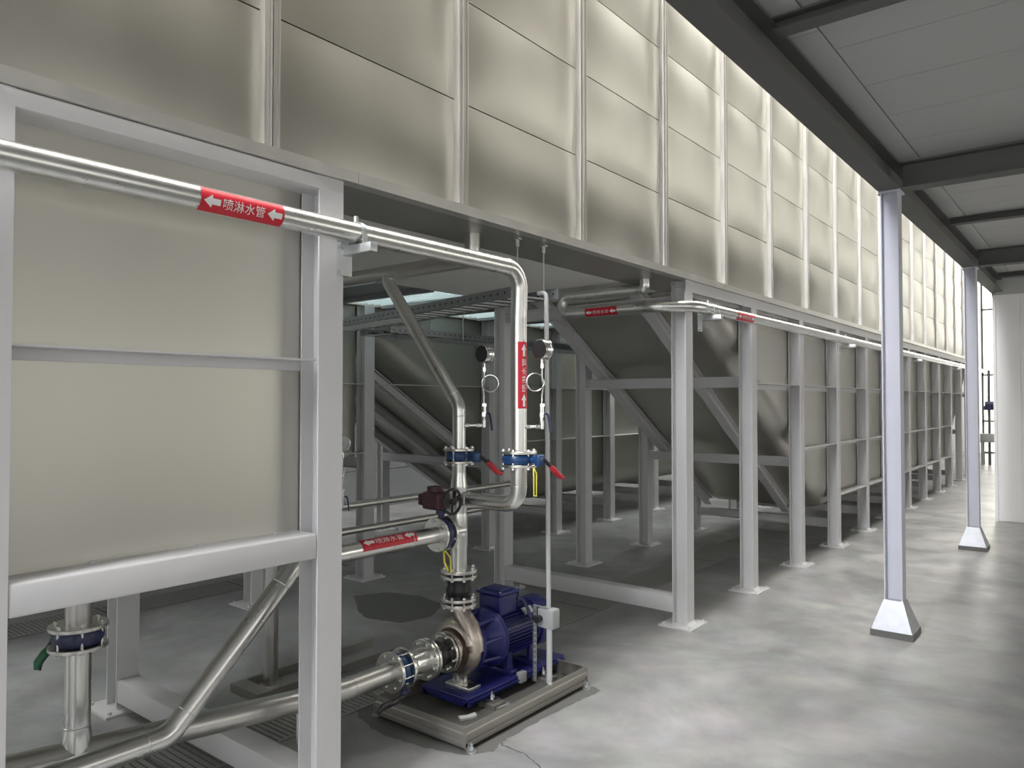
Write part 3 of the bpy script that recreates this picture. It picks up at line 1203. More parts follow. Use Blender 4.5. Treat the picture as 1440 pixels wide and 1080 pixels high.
rj = thing('rubber_expansion_joint', 'black rubber joint with bolted flanges at the pump suction mouth', 'pipe joint', (PX, 2.99, PZ))
bm = B()
lathe(bm, (PX, 2.925, PZ), (0, 1, 0), [(0, 0.07), (0.03, 0.068), (0.05, 0.08), (0.08, 0.08), (0.10, 0.068), (0.128, 0.07)], 28)
obj('rubber_body', bm, 'black', rj)
flange(rj, (PX, 2.928, PZ), (0, 1, 0), 0.110, 0.016)
flange(rj, (PX, 3.055, PZ), (0, 1, 0), 0.110, 0.016)
bolts(rj, (PX, 2.917, PZ), (0, 1, 0), 0.090, 8, 0.024, 0.010)
bolts(rj, (PX, 3.068, PZ), (0, 1, 0), 0.090, 8, 0.026, 0.010)

# ------------------------------------------------------------------ pump and motor
pump = thing('centrifugal_pump', 'blue motor pump with stainless volute standing in the drip tray', 'pump', (PX, 3.5, 0.06))
bm = B()
N_ = 40
rings = []
for i in range(N_ + 1):
    a = 2 * pi * i / N_
    rr = 0.046 + 0.016 * i / N_
    RR = 0.118 + 0.006 * i / N_
    # spiral opens towards +X / top
    ang = pi / 2 * 0.2 - a
    c = V((PX + RR * cos(ang), PYc, PZ + RR * sin(ang)))
    o = V((cos(ang), 0, sin(ang)))
    rings.append([bm.verts.new(c + o * rr * 0.85 * cos(2 * pi * k / 12) + V((0, 1, 0)) * rr * sin(2 * pi * k / 12)) for k in range(12)])
for a, b_ in zip(rings, rings[1:]):
    for k in range(12):
        j = (k + 1) % 12
        bm.faces.new((a[k], a[j], b_[j], b_[k]))
bm.faces.new(rings[0])
bm.faces.new(rings[-1])
lathe(bm, (PX, PYc - 0.052, PZ), (0, 1, 0), [(0, 0.085), (0.015, 0.125), (0.04, 0.135), (0.075, 0.135), (0.10, 0.12)], 36)
path = [(PX + 0.125, PYc, PZ + 0.0), (PX + 0.118, PYc, PZ + 0.06), (PX + 0.085, PYc, PZ + 0.13), (PX + 0.035, PYc, PZ + 0.18), (PX + 0.004, PYc, PZ + 0.225), (PX, PYc, PZ + 0.255)]
tube(bm, path, 0.05, 0, 20, radii=[0.050, 0.053, 0.054, 0.052, 0.050, 0.052])
lathe(bm, (PX, 3.075, PZ), (0, 1, 0), [(0, 0.062), (0.03, 0.060), (0.06, 0.085)], 28)
obj('volute', bm, 'volute', pump)
flange(pump, (PX, 3.082, PZ), (0, 1, 0), 0.110, 0.018, m='volute')
flange(pump, (PX, PYc, 0.594), (0, 0, 1), 0.104, 0.018, m='flange')
bm = B()
rbox(bm, PX - 0.06, PX + 0.125, PYc - 0.05, PYc + 0.05, 0.132, 0.152, 0.004)
rbox(bm, PX + 0.01, PX + 0.022, PYc - 0.04, PYc + 0.04, 0.15, 0.23, 0.003)
rbox(bm, PX - 0.03, PX + 0.06, PYc - 0.02, PYc + 0.012, 0.15, 0.24, 0.004)
obj('volute_foot', bm, 'flange', pump)
bm = B()
lathe(bm, (PX, PYc + 0.045, PZ), (0, 1, 0), [(0, 0.15), (0.02, 0.155), (0.03, 0.12), (0.10, 0.115), (0.16, 0.155), (0.175, 0.172), (0.205, 0.172), (0.21, 0.16)], 40)
for kk in range(8):
    a = 2 * pi * kk / 8 + 0.2
    o = V((cos(a), 0, sin(a)))
    cyl(bm, V((PX, PYc + 0.06, PZ)) + o * 0.14, V((PX, PYc + 0.215, PZ)) + o * 0.155, 0.012, n=8)
obj('adapter', bm, 'blue', pump)
Y0 = PYc + 0.25
bm = B()
lathe(bm, (PX, Y0, PZ), (0, 1, 0), [(0, 0.150), (0.02, 0.145), (0.03, 0.13), (0.34, 0.13), (0.35, 0.14), (0.37, 0.142)], 40)
for kk in range(44):
    a = 2 * pi * kk / 44
    if abs(a - pi / 2) < 0.42:
        continue
    o = V((cos(a), 0, sin(a)))
    s = V((-sin(a), 0, cos(a)))
    prism(bm, [(0.125, -0.0022), (0.153, -0.0014), (0.153, 0.0014), (0.125, 0.0022)], V((PX, Y0 + 0.03, PZ)), o, s, V((0, 1, 0)), 0.305)
obj('motor_body', bm, 'blue', pump)
bm = B()
lathe(bm, (PX, Y0 + 0.355, PZ), (0, 1, 0), [(0, 0.158), (0.12, 0.158), (0.14, 0.148), (0.155, 0.115), (0.16, 0.02)], 40)
obj('fan_cover', bm, 'blue', pump)
bm = B()
rbox(bm, PX - 0.085, PX + 0.085, Y0 + 0.02, Y0 + 0.18, PZ + 0.12, PZ + 0.24, 0.012, 3)
tb = obj('terminal_box', bm, 'blue', pump)
bm = B()
rbox(bm, PX - 0.10, PX + 0.10, Y0 + 0.005, Y0 + 0.195, PZ + 0.241, PZ + 0.263, 0.010, 3)
rbox(bm, PX - 0.07, PX + 0.07, Y0 + 0.04, Y0 + 0.16, PZ + 0.262, PZ + 0.273, 0.005, 2)
obj('terminal_lid', bm, 'blue', tb)
bm = B()
for sx, sy in ((-1, 0), (1, 0), (-1, 1), (1, 1)):
    cyl(bm, (PX + sx * 0.082, Y0 + 0.022 + sy * 0.156, PZ + 0.255), (PX + sx * 0.082, Y0 + 0.022 + sy * 0.156, PZ + 0.269), 0.006, n=8)
obj('lid_screws', bm, 'bolt', tb)
bm = B()
cyl(bm, (PX + 0.02, Y0 + 0.255, PZ + 0.13), (PX + 0.02, Y0 + 0.255, PZ + 0.175), 0.014, n=12)
torus(bm, (PX + 0.02, Y0 + 0.255, PZ + 0.20), (1, 0.2, 0), 0.026, 0.008, 24, 10)
obj('eye_bolt', bm, 'blue', pump)
bm = B()
a = 0.85
o = V((cos(a), 0, sin(a)))
s = V((-sin(a), 0, cos(a)))
prism(bm, [(-0.045, -0.024), (0.045, -0.024), (0.045, 0.024), (-0.045, 0.024)], V((PX, Y0 + 0.265, PZ)) + o * 0.151, V((0, 1, 0)), s, o, 0.005)
obj('nameplate', bm, 'galv', pump)
bm = B()
tube(bm, [(PX + 0.07, Y0 + 0.20, PZ + 0.19), (PX + 0.085, Y0 + 0.24, PZ + 0.185), (PX + 0.125, Y0 + 0.245, PZ + 0.12), (PX + 0.145, Y0 + 0.25, PZ + 0.06)], 0.011, 0.03, 10)
obj('motor_cable', bm, 'navy', pump)
for yy_ in (Y0 + 0.07, Y0 + 0.29):
    bm = B()
    rbox(bm, PX - 0.15, PX + 0.15, yy_ - 0.03, yy_ + 0.03, 0.132, 0.16, 0.005)
    for sx in (-1, 1):
        prism(bm, [(-0.03, 0.0), (0.03, 0.0), (0.02, 0.10), (-0.02, 0.10)], V((PX + sx * 0.105 - 0.012, yy_, 0.155)), V((0, 1, 0)), V((0, 0, 1)), V((1, 0, 0)), 0.024)
    obj('motor_foot', bm, 'blue', pump)
bm = B()
rbox(bm, PX - 0.18, PX + 0.18, 3.06, 3.98, 0.112, 0.132, 0.006)
for sx in (-1, 1):
    prism(bm, [(0, 0), (0.03, 0), (0.0, -0.035), (-0.03, -0.035)] if sx > 0 else [(0, 0), (-0.03, 0), (0.0, -0.035), (0.03, -0.035)],
          V((PX + sx * 0.165, 3.07, 0.113)), V((1, 0, 0)), V((0, 0, 1)), V((0, 1, 0)), 0.90)
rbox(bm, PX - 0.17, PX + 0.17, 3.07, 3.10, 0.075, 0.113, 0.004)
rbox(bm, PX - 0.17, PX + 0.17, 3.94, 3.97, 0.075, 0.113, 0.004)
obj('base_frame', bm, 'blue', pump)
for sx in (-1, 1):
    for yy_ in (3.25, 3.74):
        bm = B()
        rbox(bm, PX + sx * 0.19 - 0.04, PX + sx * 0.19 + 0.04, yy_ - 0.03, yy_ + 0.03, 0.066, 0.086, 0.004)
        cyl(bm, (PX + sx * 0.19, yy_, 0.086), (PX + sx * 0.19, yy_, 0.125), 0.008, n=8)
        cyl(bm, (PX + sx * 0.19, yy_, 0.09), (PX + sx * 0.19, yy_, 0.103), 0.015, n=6)
        obj('anchor_foot', bm, 'bolt', pump)
        bm = B()
        box(bm, PX + sx * 0.19 - 0.06, PX + sx * 0.19 + 0.06, yy_ - 0.05, yy_ + 0.05, 0.042, 0.066)
        obj('leveling_pad', bm, 'tray', pump)
bm = B()
rbox(bm, PX + 0.165, PX + 0.20, 3.50, 3.56, 0.09, 0.15, 0.004)
obj('clip', bm, 'greybox', pump)

# ------------------------------------------------------------------ drip tray
tr = thing('drip_tray', 'shallow stainless drip tray on small feet under the blue pump', 'tray', (-2.87, 3.35, 0))
TX0, TX1, TY0, TY1 = -3.205, -2.53, 2.795, 3.905
bm = B()
box(bm, TX0, TX1, TY0, TY1, 0.034, 0.042)
obj('tray_floor', bm, 'trayfloor', tr)
bm = B()


def rail(bm, p0, p1, nrm):
    """C-shaped side rail with return lips; nrm looks outward"""
    p0, p1, nrm = V(p0), V(p1), V(nrm)
    d = (p1 - p0).normalized()
    pr = [(0, 0.022), (0.004, 0.030), (0.004, 0.048), (-0.003, 0.052), (-0.003, 0.066), (0.006, 0.072), (0.006, 0.092), (0.0, 0.098), (0.0, 0.124), (-0.012, 0.124), (-0.012, 0.120), (-0.006, 0.120), (-0.006, 0.098), (-0.006, 0.06), (-0.006, 0.022)]
    A = [bm.verts.new(p0 + nrm * a + V((0, 0, b_))) for a, b_ in pr]
    D = [bm.verts.new(p1 + nrm * a + V((0, 0, b_))) for a, b_ in pr]
    for i in range(len(pr)):
        j = (i + 1) % len(pr)
        bm.faces.new((A[i], A[j], D[j], D[i]))
    bm.faces.new(A[::-1])
    bm.faces.new(D)


for nm, p0, p1, nr in (('r', (TX1, TY0, 0), (TX1, TY1, 0), (1, 0, 0)), ('l', (TX0, TY0, 0), (TX0, TY1, 0), (-1, 0, 0)),
                       ('f', (TX0, TY0, 0), (TX1, TY0, 0), (0, -1, 0)), ('b', (TX0, TY1, 0), (TX1, TY1, 0), (0, 1, 0))):
    bm = B()
    rail(bm, p0, p1, nr)
    obj('side_rail', bm, 'tray', tr)
for x, sx in ((TX0, 1), (TX1, -1)):
    for y, sy in ((TY0, 1), (TY1, -1)):
        bm = B()
        box(bm, min(x - sx * 0.004, x + sx * 0.022), max(x - sx * 0.004, x + sx * 0.022), min(y - sy * 0.004, y + sy * 0.022), max(y - sy * 0.004, y + sy * 0.022), 0.119, 0.1255)
        box(bm, min(x - sx * 0.004, x + sx * 0.012), max(x - sx * 0.004, x + sx * 0.012), min(y - sy * 0.004, y + sy * 0.012), max(y - sy * 0.004, y + sy * 0.012), 0.024, 0.118)
        obj('corner_piece', bm, 'tray', tr)
for x in (TX0 + 0.005, TX1 - 0.005):
    for y in (TY0 + 0.03, TY1 - 0.03):
        bm = B()
        sx = 1 if x > -2.8 else -1
        box(bm, x - 0.012, x + 0.012, y - 0.014, y + 0.014, 0.006, 0.04)
        cyl(bm, (x + sx * 0.02, y, 0), (x + sx * 0.02, y, 0.008), 0.026, n=16)
        cyl(bm, (x + sx * 0.02, y, 0.008), (x + sx * 0.02, y, 0.045), 0.007, n=8)
        cyl(bm, (x + sx * 0.02, y, 0.012), (x + sx * 0.02, y, 0.022), 0.014, n=6)
        obj('foot', bm, 'galv', tr)
bm = B()
prism(bm, [(-0.05, -0.018), (0.01, -0.026), (0.045, -0.02), (0.055, 0.02), (0.0, 0.012), (-0.045, 0.026)], (-2.735, 3.04, 0.0425), (0.35, 0.94, 0), (-0.94, 0.35, 0), (0.05, 0, 1), 0.012)
t = obj('paper_scrap', bm, 'paper')
tag(t, 'crumpled white paper scrap in the front corner of the drip tray', 'paper')
bm = B()
prism(bm, [(-0.05, -0.02), (0.05, -0.02), (0.05, 0.02), (-0.05, 0.02)], (-2.68, 3.27, 0.0425), (0.3, 0.95, 0), (-0.95, 0.3, 0), (0, 0, 1), 0.010)
t = obj('metal_shim', bm, 'greybox')
tag(t, 'small flat grey metal shim lying in the tray beside the pump base', 'shim')

# isolator box, conduit and slotted strut at the tray
CX, CY = -2.575, 3.565
cb = thing('isolator_box', 'light grey isolator box with black knob on a slotted strut beside the motor', 'switch box', (CX, CY, 0.1))
bm = B()
rbox(bm, CX - 0.055, CX + 0.055, CY - 0.035, CY + 0.035, 0.435, 0.545, 0.006)
obj('box', bm, 'greybox', cb)
bm = B()
cyl(bm, (CX - 0.035, CY - 0.036, 0.488), (CX - 0.035, CY - 0.075, 0.488), 0.020, n=20)
cyl(bm, (CX - 0.075, CY - 0.05, 0.488), (CX - 0.035, CY - 0.05, 0.488), 0.016, n=16)
obj('knob', bm, 'blackplastic', cb)
bm = B()
for i in range(14):
    z = 0.125 + 0.031 * i
    box(bm, CX - 0.075, CX - 0.060, CY - 0.045, CY - 0.041, z, z + 0.021)
box(bm, CX - 0.080, CX - 0.073, CY - 0.045, CY - 0.041, 0.118, 0.56)
box(bm, CX - 0.062, CX - 0.056, CY - 0.045, CY - 0.041, 0.118, 0.56)
box(bm, CX - 0.082, CX - 0.078, CY - 0.045, CY - 0.02, 0.118, 0.56)
box(bm, CX - 0.082, CX + 0.02, CY - 0.045, CY - 0.036, 0.555, 0.562)
obj('slotted_strut', bm, 'galv', cb)
bm = B()
cyl(bm, (CX + 0.012, CY - 0.01, 0.118), (CX + 0.012, CY - 0.01, 0.435), 0.017, n=16)
cyl(bm, (CX + 0.035, CY - 0.035, 0.118), (CX + 0.035, CY - 0.035, 0.130), 0.012, n=8)
obj('leg', bm, 'conduit', cb)
cn = thing('conduit', 'thin white conduit rising from the isolator box to the cable ladder', 'conduit', (CX, CY, 0.5))
bm = B()
tube(bm, [(CX, CY, 0.545), (CX - 0.015, CY, 2.39), (CX - 0.075, CY, 2.39)], 0.0135, 0.04, 14)
obj('tube', bm, 'conduit', cn)


# ------------------------------------------------------------------ pressure gauges
def gauge(label, base, out, zc, face_dir, ga, loop_side, lever_y=0.03):
    """base: point on the pipe wall, out: horizontal vector to the gauge column"""
    b0 = V(base)
    q = b0 + V(out)
    t = thing('pressure_gauge', label, 'gauge', b0)
    bm = B()
    cyl(bm, b0 - V(out).normalized() * 0.01, q, 0.0085, n=12)
    cyl(bm, b0, b0 + V(out) * 0.25, 0.012, n=8)
    cyl(bm, b0 + V(out) * 0.62, b0 + V(out) * 0.86, 0.012, n=8)
    cyl(bm, q - V((0, 0, 0.012)), q + V((0, 0, 0.03)), 0.012, n=12)
    obj('elbow_fitting', bm, 'bolt', t)
    bm = B()
    cyl(bm, q + V((0, 0, 0.03)), q + V((0, 0, 0.11)), 0.011, n=10)
    cyl(bm, q + V((0, 0, 0.05)), q + V((0, 0, 0.075)), 0.016, n=6)
    cyl(bm, q + V((0, 0, 0.108)), q + V((0, 0, 0.125)), 0.015, n=6)
    kv = obj('cock_valve', bm, 'bolt', t)
    bm = B()
    s = V((0.78, 0.62, 0)) * 1
    p0 = q + s * 0.012 + V((0, 0, 0.07))
    tube(bm, [p0, p0 + s * 0.02, p0 + s * 0.026 + V((0, 0, -0.03)), p0 + s * 0.034 + V((0, 0, -0.10))], 0.006, 0.012, 8)
    obj('cock_lever', bm, 'navy', kv)
    # siphon with one coil
    cz = q.z + 0.24
    rr = 0.048
    d = V((0.78, 0.62, 0)) * loop_side
    nrm = V((-0.62, 0.78, 0))
    pts = [q + V((0, 0, 0.12)), q + V((0, 0, 0.17))]
    for kk in range(0, 27):
        a = -pi * 0.75 + 2 * pi * kk / 24 if loop_side else 0
        c = q + d * rr * 0.75 + V((0, 0, cz - q.z))
        pts.append(c + (-d * cos(a + pi * 0.75) * rr) * 1.0 + V((0, 0, 1)) * (-sin(a + pi * 0.75) * rr) + nrm * (kk / 26 - 0.5) * 0.02)
    top = q + V((0, 0, zc - q.z - ga - 0.045))
    pts += [top - V((0, 0, 0.06)), top]
    bm = B()
    tube(bm, pts, 0.0042, 0, 8)
    obj('siphon', bm, 'bolt', t)
    bm = B()
    cyl(bm, top, top + V((0, 0, 0.025)), 0.010, n=6)
    cyl(bm, top + V((0, 0, 0.018)), top + V((0, 0, 0.05)), 0.007, n=10)
    obj('gauge_nut', bm, 'bolt', t)
    c = V((q.x, q.y, zc))
    f = V(face_dir).normalized()
    bm = B()
    lathe(bm, c - f * 0.020, f, [(0, ga * 0.9), (0.004, ga * 0.93), (0.036, ga * 0.93), (0.037, ga), (0.048, ga), (0.050, ga * 0.92), (0.044, ga * 0.90)], 36)
    obj('case', bm, 'bolt', t)
    bm = B()
    cyl(bm, c - f * 0.0225, c - f * 0.020, ga * 0.86, n=32)
    obj('case_back', bm, 'glass', t)
    bm = B()
    cyl(bm, c + f * 0.0246, c + f * 0.0266, ga * 0.88, n=32)
    dl = obj('dial', bm, 'dial', t)
    bm = B()
    _, u, v = frame(f)
    for kk in range(25):
        a = radians(-45 + 270 * kk / 24)
        o = u * cos(a) + v * sin(a)
        s = f.cross(o)
        prism(bm, [(ga * 0.68, -0.0006), (ga * 0.80, -0.0006), (ga * 0.80, 0.0006), (ga * 0.68, 0.0006)], c + f * 0.0267, o, s, f, 0.0006)
    a = radians(20)
    o = u * cos(a) + v * sin(a)
    prism(bm, [(-0.012, -0.0015), (ga * 0.62, -0.0006), (ga * 0.62, 0.0006), (-0.012, 0.0015)], c + f * 0.0276, o, f.cross(o), f, 0.0008)
    obj('needle', bm, 'black', dl)
    return t


gauge('round pressure gauge with coiled siphon on the left riser, left of the tall bright pipe', (PX + 0.037, PYc + 0.012, 1.612), (0.088, 0.062, 0), 2.02, (0.12, 0.99, 0.0), 0.056, 1)
gauge('round pressure gauge with coiled siphon on the tall bright pipe, beside the white conduit', (RX + 0.042, RY + 0.01, 1.612), (0.070, 0.050, 0), 2.03, (0.12, 0.99, 0.0), 0.058, -0.99)

# ------------------------------------------------------------------ brackets holding the spray pipes
bk_n = 0


def bracket(y, label, x=-2.50, z=2.465, r=RP):
    t = thing('pipe_bracket', label, 'bracket', (XF, y, z - 0.08))
    bm = B()
    rbox(bm, XF + 0.001, XF + 0.185, y - 0.02, y + 0.02, z - r - 0.045, z - r - 0.005, 0.003)
    obj('arm', bm, 'galv', t)
    bm = B()
    box(bm, XF + 0.001, XF + 0.007, y - 0.05, y + 0.03, z - r - 0.13, z - r + 0.02)
    for dz in (-0.115, 0.0):
        cyl(bm, (XF + 0.007, y - 0.035, z - r + dz), (XF + 0.018, y - 0.035, z - r + dz), 0.010, n=6)
    obj('wall_plate', bm, 'galv', t)
    bm = B()
    n = 20
    A = []
    for i in range(n + 1):
        a = pi * i / n
        for rr, yy_ in ((r + 0.001, y - 0.012), (r + 0.004, y - 0.012), (r + 0.004, y + 0.012), (r + 0.001, y + 0.012)):
            A.append(bm.verts.new((x + rr * cos(a), yy_, z + rr * sin(a))))
    for i in range(n):
        for k_ in range(4):
            j = (k_ + 1) % 4
            bm.faces.new((A[4 * i + k_], A[4 * i + j], A[4 * i + 4 + j], A[4 * i + 4 + k_]))
    for sx in (-1, 1):
        box(bm, x + sx * (r + 0.0025) - 0.002, x + sx * (r + 0.0025) + 0.002, y - 0.012, y + 0.012, z - r - 0.005, z)
    cyl(bm, (x - 0.012, y, z + r + 0.002), (x - 0.012, y, z + r + 0.03), 0.010, n=12)
    obj('clamp', bm, 'galv', t)


bracket(2.075, 'galvanised pipe bracket on the post nearest the camera, under the foreground spray pipe')

# ------------------------------------------------------------------ right-hand spray pipe
rp = thing('spray_water_pipe', 'long bright stainless spray pipe running away along the posts of the long frame', 'pipe', (-2.5, 5.2, 2.48))
ZR = 2.485
bm = B()
tube(bm, [(-2.84, 5.22, 2.705), (-2.84, 5.22, 2.63), (-3.62, 5.22, 2.63), (-3.62, 5.22, ZR), (-2.74, 5.22, ZR), (-2.50, 5.42, ZR), (-2.50, 21.9, ZR + 0.02)], RP, [0, 0.07, 0.06, 0.06, 0.30, 0.22, 0], 24, 8)
for c, a in (((-2.70, 5.25, ZR), (1, 0.5, 0)), ((-2.50, 5.75, ZR), (0, 1, 0))):
    weld_ring(bm, c, a, RP)
obj('pipe_run', bm, 'pipe', rp)
pipe_label(rp, (-3.22, 5.22, ZR), (1, 0, 0), (0, 0, 1), (0, -0.96, -0.25), RP, 0.30, 0.075)
pipe_label(rp, (-2.50, 6.34, ZR), (0, 1, 0), (0, 0, 1), (0.96, 0, -0.25), RP, 0.38, 0.08, arrows=(1, -1))
bracket(5.66, 'galvanised pipe bracket on the first post of the long frame', z=ZR)
bracket(9.64, 'galvanised pipe bracket on the fourth post of the long frame', z=ZR)
bracket(13.75, 'galvanised pipe bracket on the seventh post of the long frame', z=ZR)
bracket(17.87, 'galvanised pipe bracket on the tenth post, farthest along the long frame', z=ZR)


# ------------------------------------------------------------------ cable ladders
def ladder(label, p0, p1, z, wd, hgt=0.06, pitch=0.12, rods=False):
    p0, p1 = V((*p0, z)), V((*p1, z))
    d = (p1 - p0)
    L = d.length
    d.normalize()
    s = V((0, 0, 1)).cross(d)
    t = thing('cable_ladder', label, 'cable ladder', p0)
    for sd in (-1, 1):
        bm = B()
        o = p0 + s * sd * wd / 2
        # rail as web with lips and a row of round holes suggested by dark plugs
        prism(bm, [(0, 0), (L, 0), (L, hgt), (0, hgt)], o, d, V((0, 0, 1)), s, 0.003)
        prism(bm, [(0, 0), (L, 0), (L, 0.003), (0, 0.003)], o - s * sd * 0.018, d, V((0, 0, 1)), s * sd, 0.018)
        prism(bm, [(0, 0), (L, 0), (L, 0.003), (0, 0.003)], o - s * sd * 0.012 + V((0, 0, hgt)), d, V((0, 0, 1)), s * sd, 0.012)
        rl = obj('side_rail', bm, 'cable', t)
        bm = B()
        n = int(L / 0.07)
        for i in range(n):
            c = o + d * (0.035 + 0.07 * i) + V((0, 0, hgt * 0.55))
            cyl(bm, c - s * 0.0012, c + s * 0.0042, 0.0075, n=10)
        obj('rail_holes', bm, 'black', rl)
    bm = B()
    n = int(L / pitch)
    for i in range(n):
        c = p0 + d * (pitch * (i + 0.5))
        prism(bm, [(-0.016, 0), (0.016, 0), (0.016, 0.008), (-0.016, 0.008)], c - s * wd / 2, d, V((0, 0, 1)), s, wd)
    obj('rungs', bm, 'galv', t)
    if rods:
        for q, (sd, yy_) in enumerate(((-1, 0.9), (1, 0.9), (-1, 3.1), (1, 3.1))):
            bm = B()
            c = p0 + d * yy_ + s * sd * (wd / 2 + 0.012)
            cyl(bm, c + V((0, 0, -0.01)), V((c.x, c.y, 2.70)), 0.005, n=8)
            obj('hanger_rod', bm, 'galv', t)
    return t


ladder('dark perforated cable ladder crossing under the tank toward the white conduit', (-5.2, 4.12), (-2.60, 3.53), 2.36, 0.26)
ladder('cable ladder running away down the aisle between the two tanks', (-5.0, 4.35), (-5.0, 10.5), 2.33, 0.40, 0.06, rods=True)
bm = B()
for x, zz in ((-5.10, 2.352), (-4.93, 2.352)):
    tube(bm, [(x, 4.4, zz), (x, 10.4, zz)], 0.014, 0, 8)
t = obj('power_cable', bm, 'black')
tag(t, 'pair of black power cables lying in the aisle cable ladder', 'cable')
for x, y, lab in ((-2.70, 3.43, 'thin threaded rod hanging from the tank floor, left one of the pair above the conduit'),
                  (-2.70, 3.69, 'thin threaded rod hanging from the tank floor, right one of the pair above the conduit')):
    t = thing('hanger_rod', lab, 'rod', (x, y, 2.7), 'threaded rods holding the cable ladder')
    bm = B()
    cyl(bm, (x, y, 2.36), (x, y, 2.69), 0.004, n=8)
    obj('rod', bm, 'galv', t)
    bm = B()
    box(bm, x - 0.02, x + 0.02, y - 0.015, y + 0.015, 2.694, 2.702)
    box(bm, x - 0.003, x + 0.003, y - 0.015, y + 0.015, 2.655, 2.695)
    obj('anchor', bm, 'galv', t)

# ------------------------------------------------------------------ pipes and fittings behind, in the shade
for z, lab in ((0.985, 'upper of two thin steel pipes on the back posts behind the pump'), (0.80, 'lower of two thin steel pipes on the back posts behind the pump')):
    bm = B()
    tube(bm, [(-4.365, 2.0, z), (-4.365, 5.46, z)], 0.027, 0, 16)
    tag(obj('service_pipe', bm, 'pipedull'), lab, 'pipe', 'service pipes on the back posts')
t = gauge('white-faced pressure gauge half hidden behind the left grey post', (-4.335, 3.45, 1.0), (0.05, -0.02, 0), 1.45, (0.62, -0.78, 0), 0.062, -0.99)
t = thing('spray_water_pipe', 'upright dull pipe standing far back in the shade under the left frame', 'pipe', (-4.055, 2.66, 0))
bm = B()
cyl(bm, (-4.055, 2.70, 0.0), (-4.055, 2.70, 1.60), 0.045)
obj('pipe_run', bm, 'pipedull', t)
flange(t, (-4.055, 2.70, 0.008), (0, 0, 1), 0.08, 0.014)
bp = thing('drip_tray', 'flat steel drip tray on the floor in the shade under the left frame', 'tray', (-4.0, 2.9, 0))
bm = B()
box(bm, -4.17, -3.90, 2.50, 2.60, 0.0, 0.05)
box(bm, -4.17, -4.15, 2.60, 3.6, 0.0, 0.05)
box(bm, -3.90, -3.88, 2.50, 3.6, 0.0, 0.05)
obj('rim', bm, 'tray', bp)

# ------------------------------------------------------------------ drains, cracks and stains on the floor


def grate(label, x0, x1, y0, y1):
    t = thing('drain_grate', label, 'drain grate', ((x0 + x1) / 2, y0, 0), 'drain grates in the floor')
    bm = B()
    box(bm, x0, x1, y0, y1, 0.0005, 0.002)
    obj('channel', bm, 'channel', t)
    bm = B()
    box(bm, x0, x0 + 0.02, y0, y1, 0.0005, 0.006)
    box(bm, x1 - 0.02, x1, y0, y1, 0.0005, 0.006)
    box(bm, x0, x1, y0, y0 + 0.012, 0.0005, 0.006)
    n = int((y1 - y0) / 0.034)
    for i in range(n):
        y = y0 + 0.02 + 0.034 * i
        box(bm, x0 + 0.02, x1 - 0.02, y, y + 0.023, 0.001, 0.005)
    obj('slats', bm, 'grate', t)


names = ['nearest the camera, under the left frame', 'beside the suction pipe', 'left of the drip tray', 'behind the motor', 'under the low ground beam', 'under the first posts', 'between the second and third posts', 'far back under the hopper']
yy0 = 0.6
for i in range(8):
    grate('dark slatted drain grate in the floor strip, %s' % names[i], -3.78, -3.35, yy0 + 1.2 * i, yy0 + 1.2 * i + 1.19)
for i in range(3):
    grate('dark slatted drain grate in the aisle floor, %s' % ['nearest the left edge', 'middle of the three', 'farthest back'][i], -6.75, -6.35, 1.6 + 1.2 * i, 1.6 + 1.2 * i + 1.19)


def crack(pts, wd):
    bm = B()
    P = []
    for a, b_ in zip(pts, pts[1:]):
        for k_ in range(6):
            q = V((*a, 0)).lerp(V((*b_, 0)), k_ / 6)
            P.append(q + V((random.uniform(-1, 1) * 0.006, random.uniform(-1, 1) * 0.006, 0)))
    prev_ = None
    for i, q in enumerate(P):
        d = (P[min(i + 1, len(P) - 1)] - P[max(i - 1, 0)]).normalized()
        s = V((-d.y, d.x, 0)) * wd * random.uniform(0.5, 1.2)
        cur = (bm.verts.new(q - s + V((0, 0, 0.0006))), bm.verts.new(q + s + V((0, 0, 0.0006))))
        if prev_:
            bm.faces.new((prev_[0], prev_[1], cur[1], cur[0]))
        prev_ = cur
    obj('crack', bm, 'crack', floor)


crack([(-2.62, 3.14), (-2.52, 3.05), (-2.44, 2.98), (-2.30, 2.98), (-2.15, 2.91), (-1.95, 2.75)], 0.004)


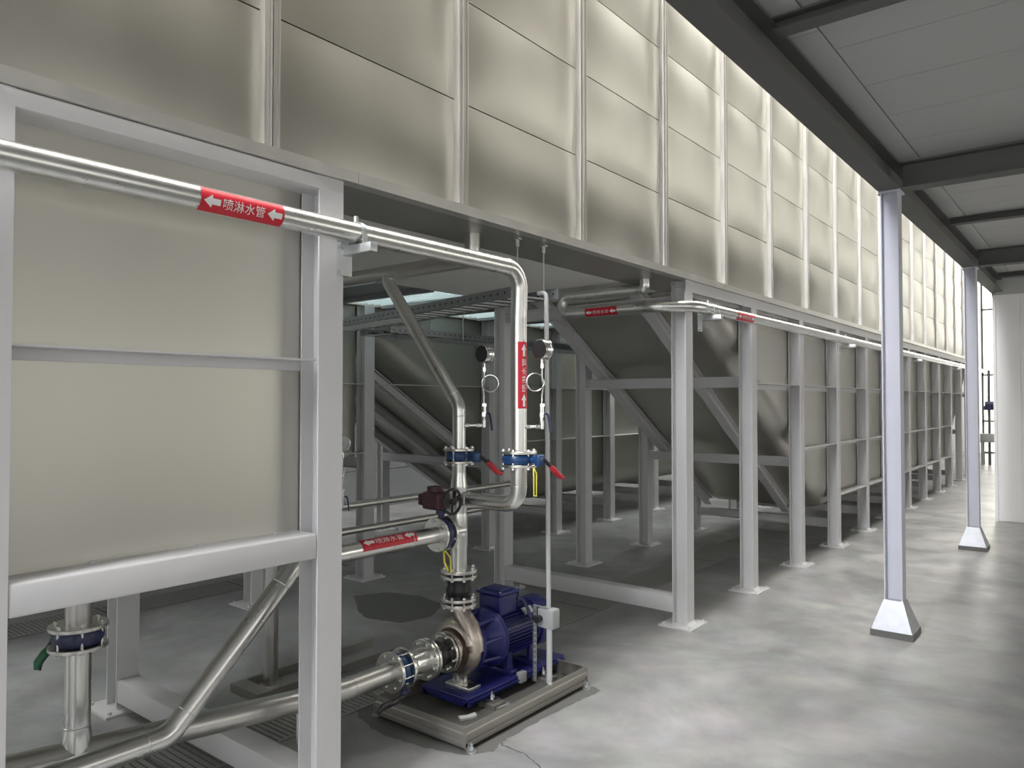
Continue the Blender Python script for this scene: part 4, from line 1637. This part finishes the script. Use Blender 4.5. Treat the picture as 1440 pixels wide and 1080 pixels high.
def stain(pts):
    """damp patch of its own shape soaked into the concrete"""
    bm = B()
    P = []
    n = len(pts)
    for i in range(n):
        a, b_ = V((*pts[i], 0)), V((*pts[(i + 1) % n], 0))
        for k_ in range(7):
            P.append(a.lerp(b_, k_ / 7) + V((random.uniform(-1, 1) * 0.007, random.uniform(-1, 1) * 0.007, 0.0016)))
    bm.faces.new([bm.verts.new(p) for p in P])
    bmesh.ops.triangulate(bm, faces=list(bm.faces))
    obj('damp_patch', bm, 'stain', floor)


stain([(-5.344, 4.406), (-5.2, 4.68), (-4.88, 4.777), (-4.508, 4.712), (-4.333, 4.362), (-4.40, 4.10), (-4.70, 4.02), (-4.879, 4.083)])
stain([(-3.42, 2.83), (-3.27, 2.74), (-3.05, 2.68), (-2.86, 2.69), (-2.66, 2.73), (-2.52, 2.78), (-2.44, 2.90), (-2.47, 3.05), (-2.47, 3.40), (-2.45, 3.70), (-2.43, 3.90), (-2.50, 3.93), (-2.56, 3.88), (-2.56, 2.84), (-3.19, 2.84), (-3.19, 3.30), (-3.30, 3.30)])

# a standpipe with a small motor far down the hall, seen past the end of the tanks
st = thing('standpipe', 'slim dark standpipe with small motor before the bright opening at the far end', 'pipe', (-2.62, 24.3, 0))
bm = B()
cyl(bm, (-2.62, 24.3, 0.0), (-2.62, 24.3, 2.6), 0.035, n=12)
cyl(bm, (-2.62, 24.3, 1.55), (-2.45, 24.3, 1.55), 0.03, n=12)
obj('pole', bm, 'darksteel', st)
bm = B()
rbox(bm, -2.82, -2.42, 24.1, 24.5, 0.62, 0.86, 0.02)
for x in (-2.78, -2.46):
    box(bm, x - 0.025, x + 0.025, 24.12, 24.17, 0, 0.63)
    box(bm, x - 0.025, x + 0.025, 24.43, 24.48, 0, 0.63)
obj('stand', bm, 'greybox', st)
bm = B()
cyl(bm, (-2.70, 24.2, 1.66), (-2.50, 24.2, 1.66), 0.09, n=16)
cyl(bm, (-2.62, 24.22, 1.5), (-2.62, 24.22, 1.62), 0.12, n=16)
obj('motor', bm, 'navy', st)
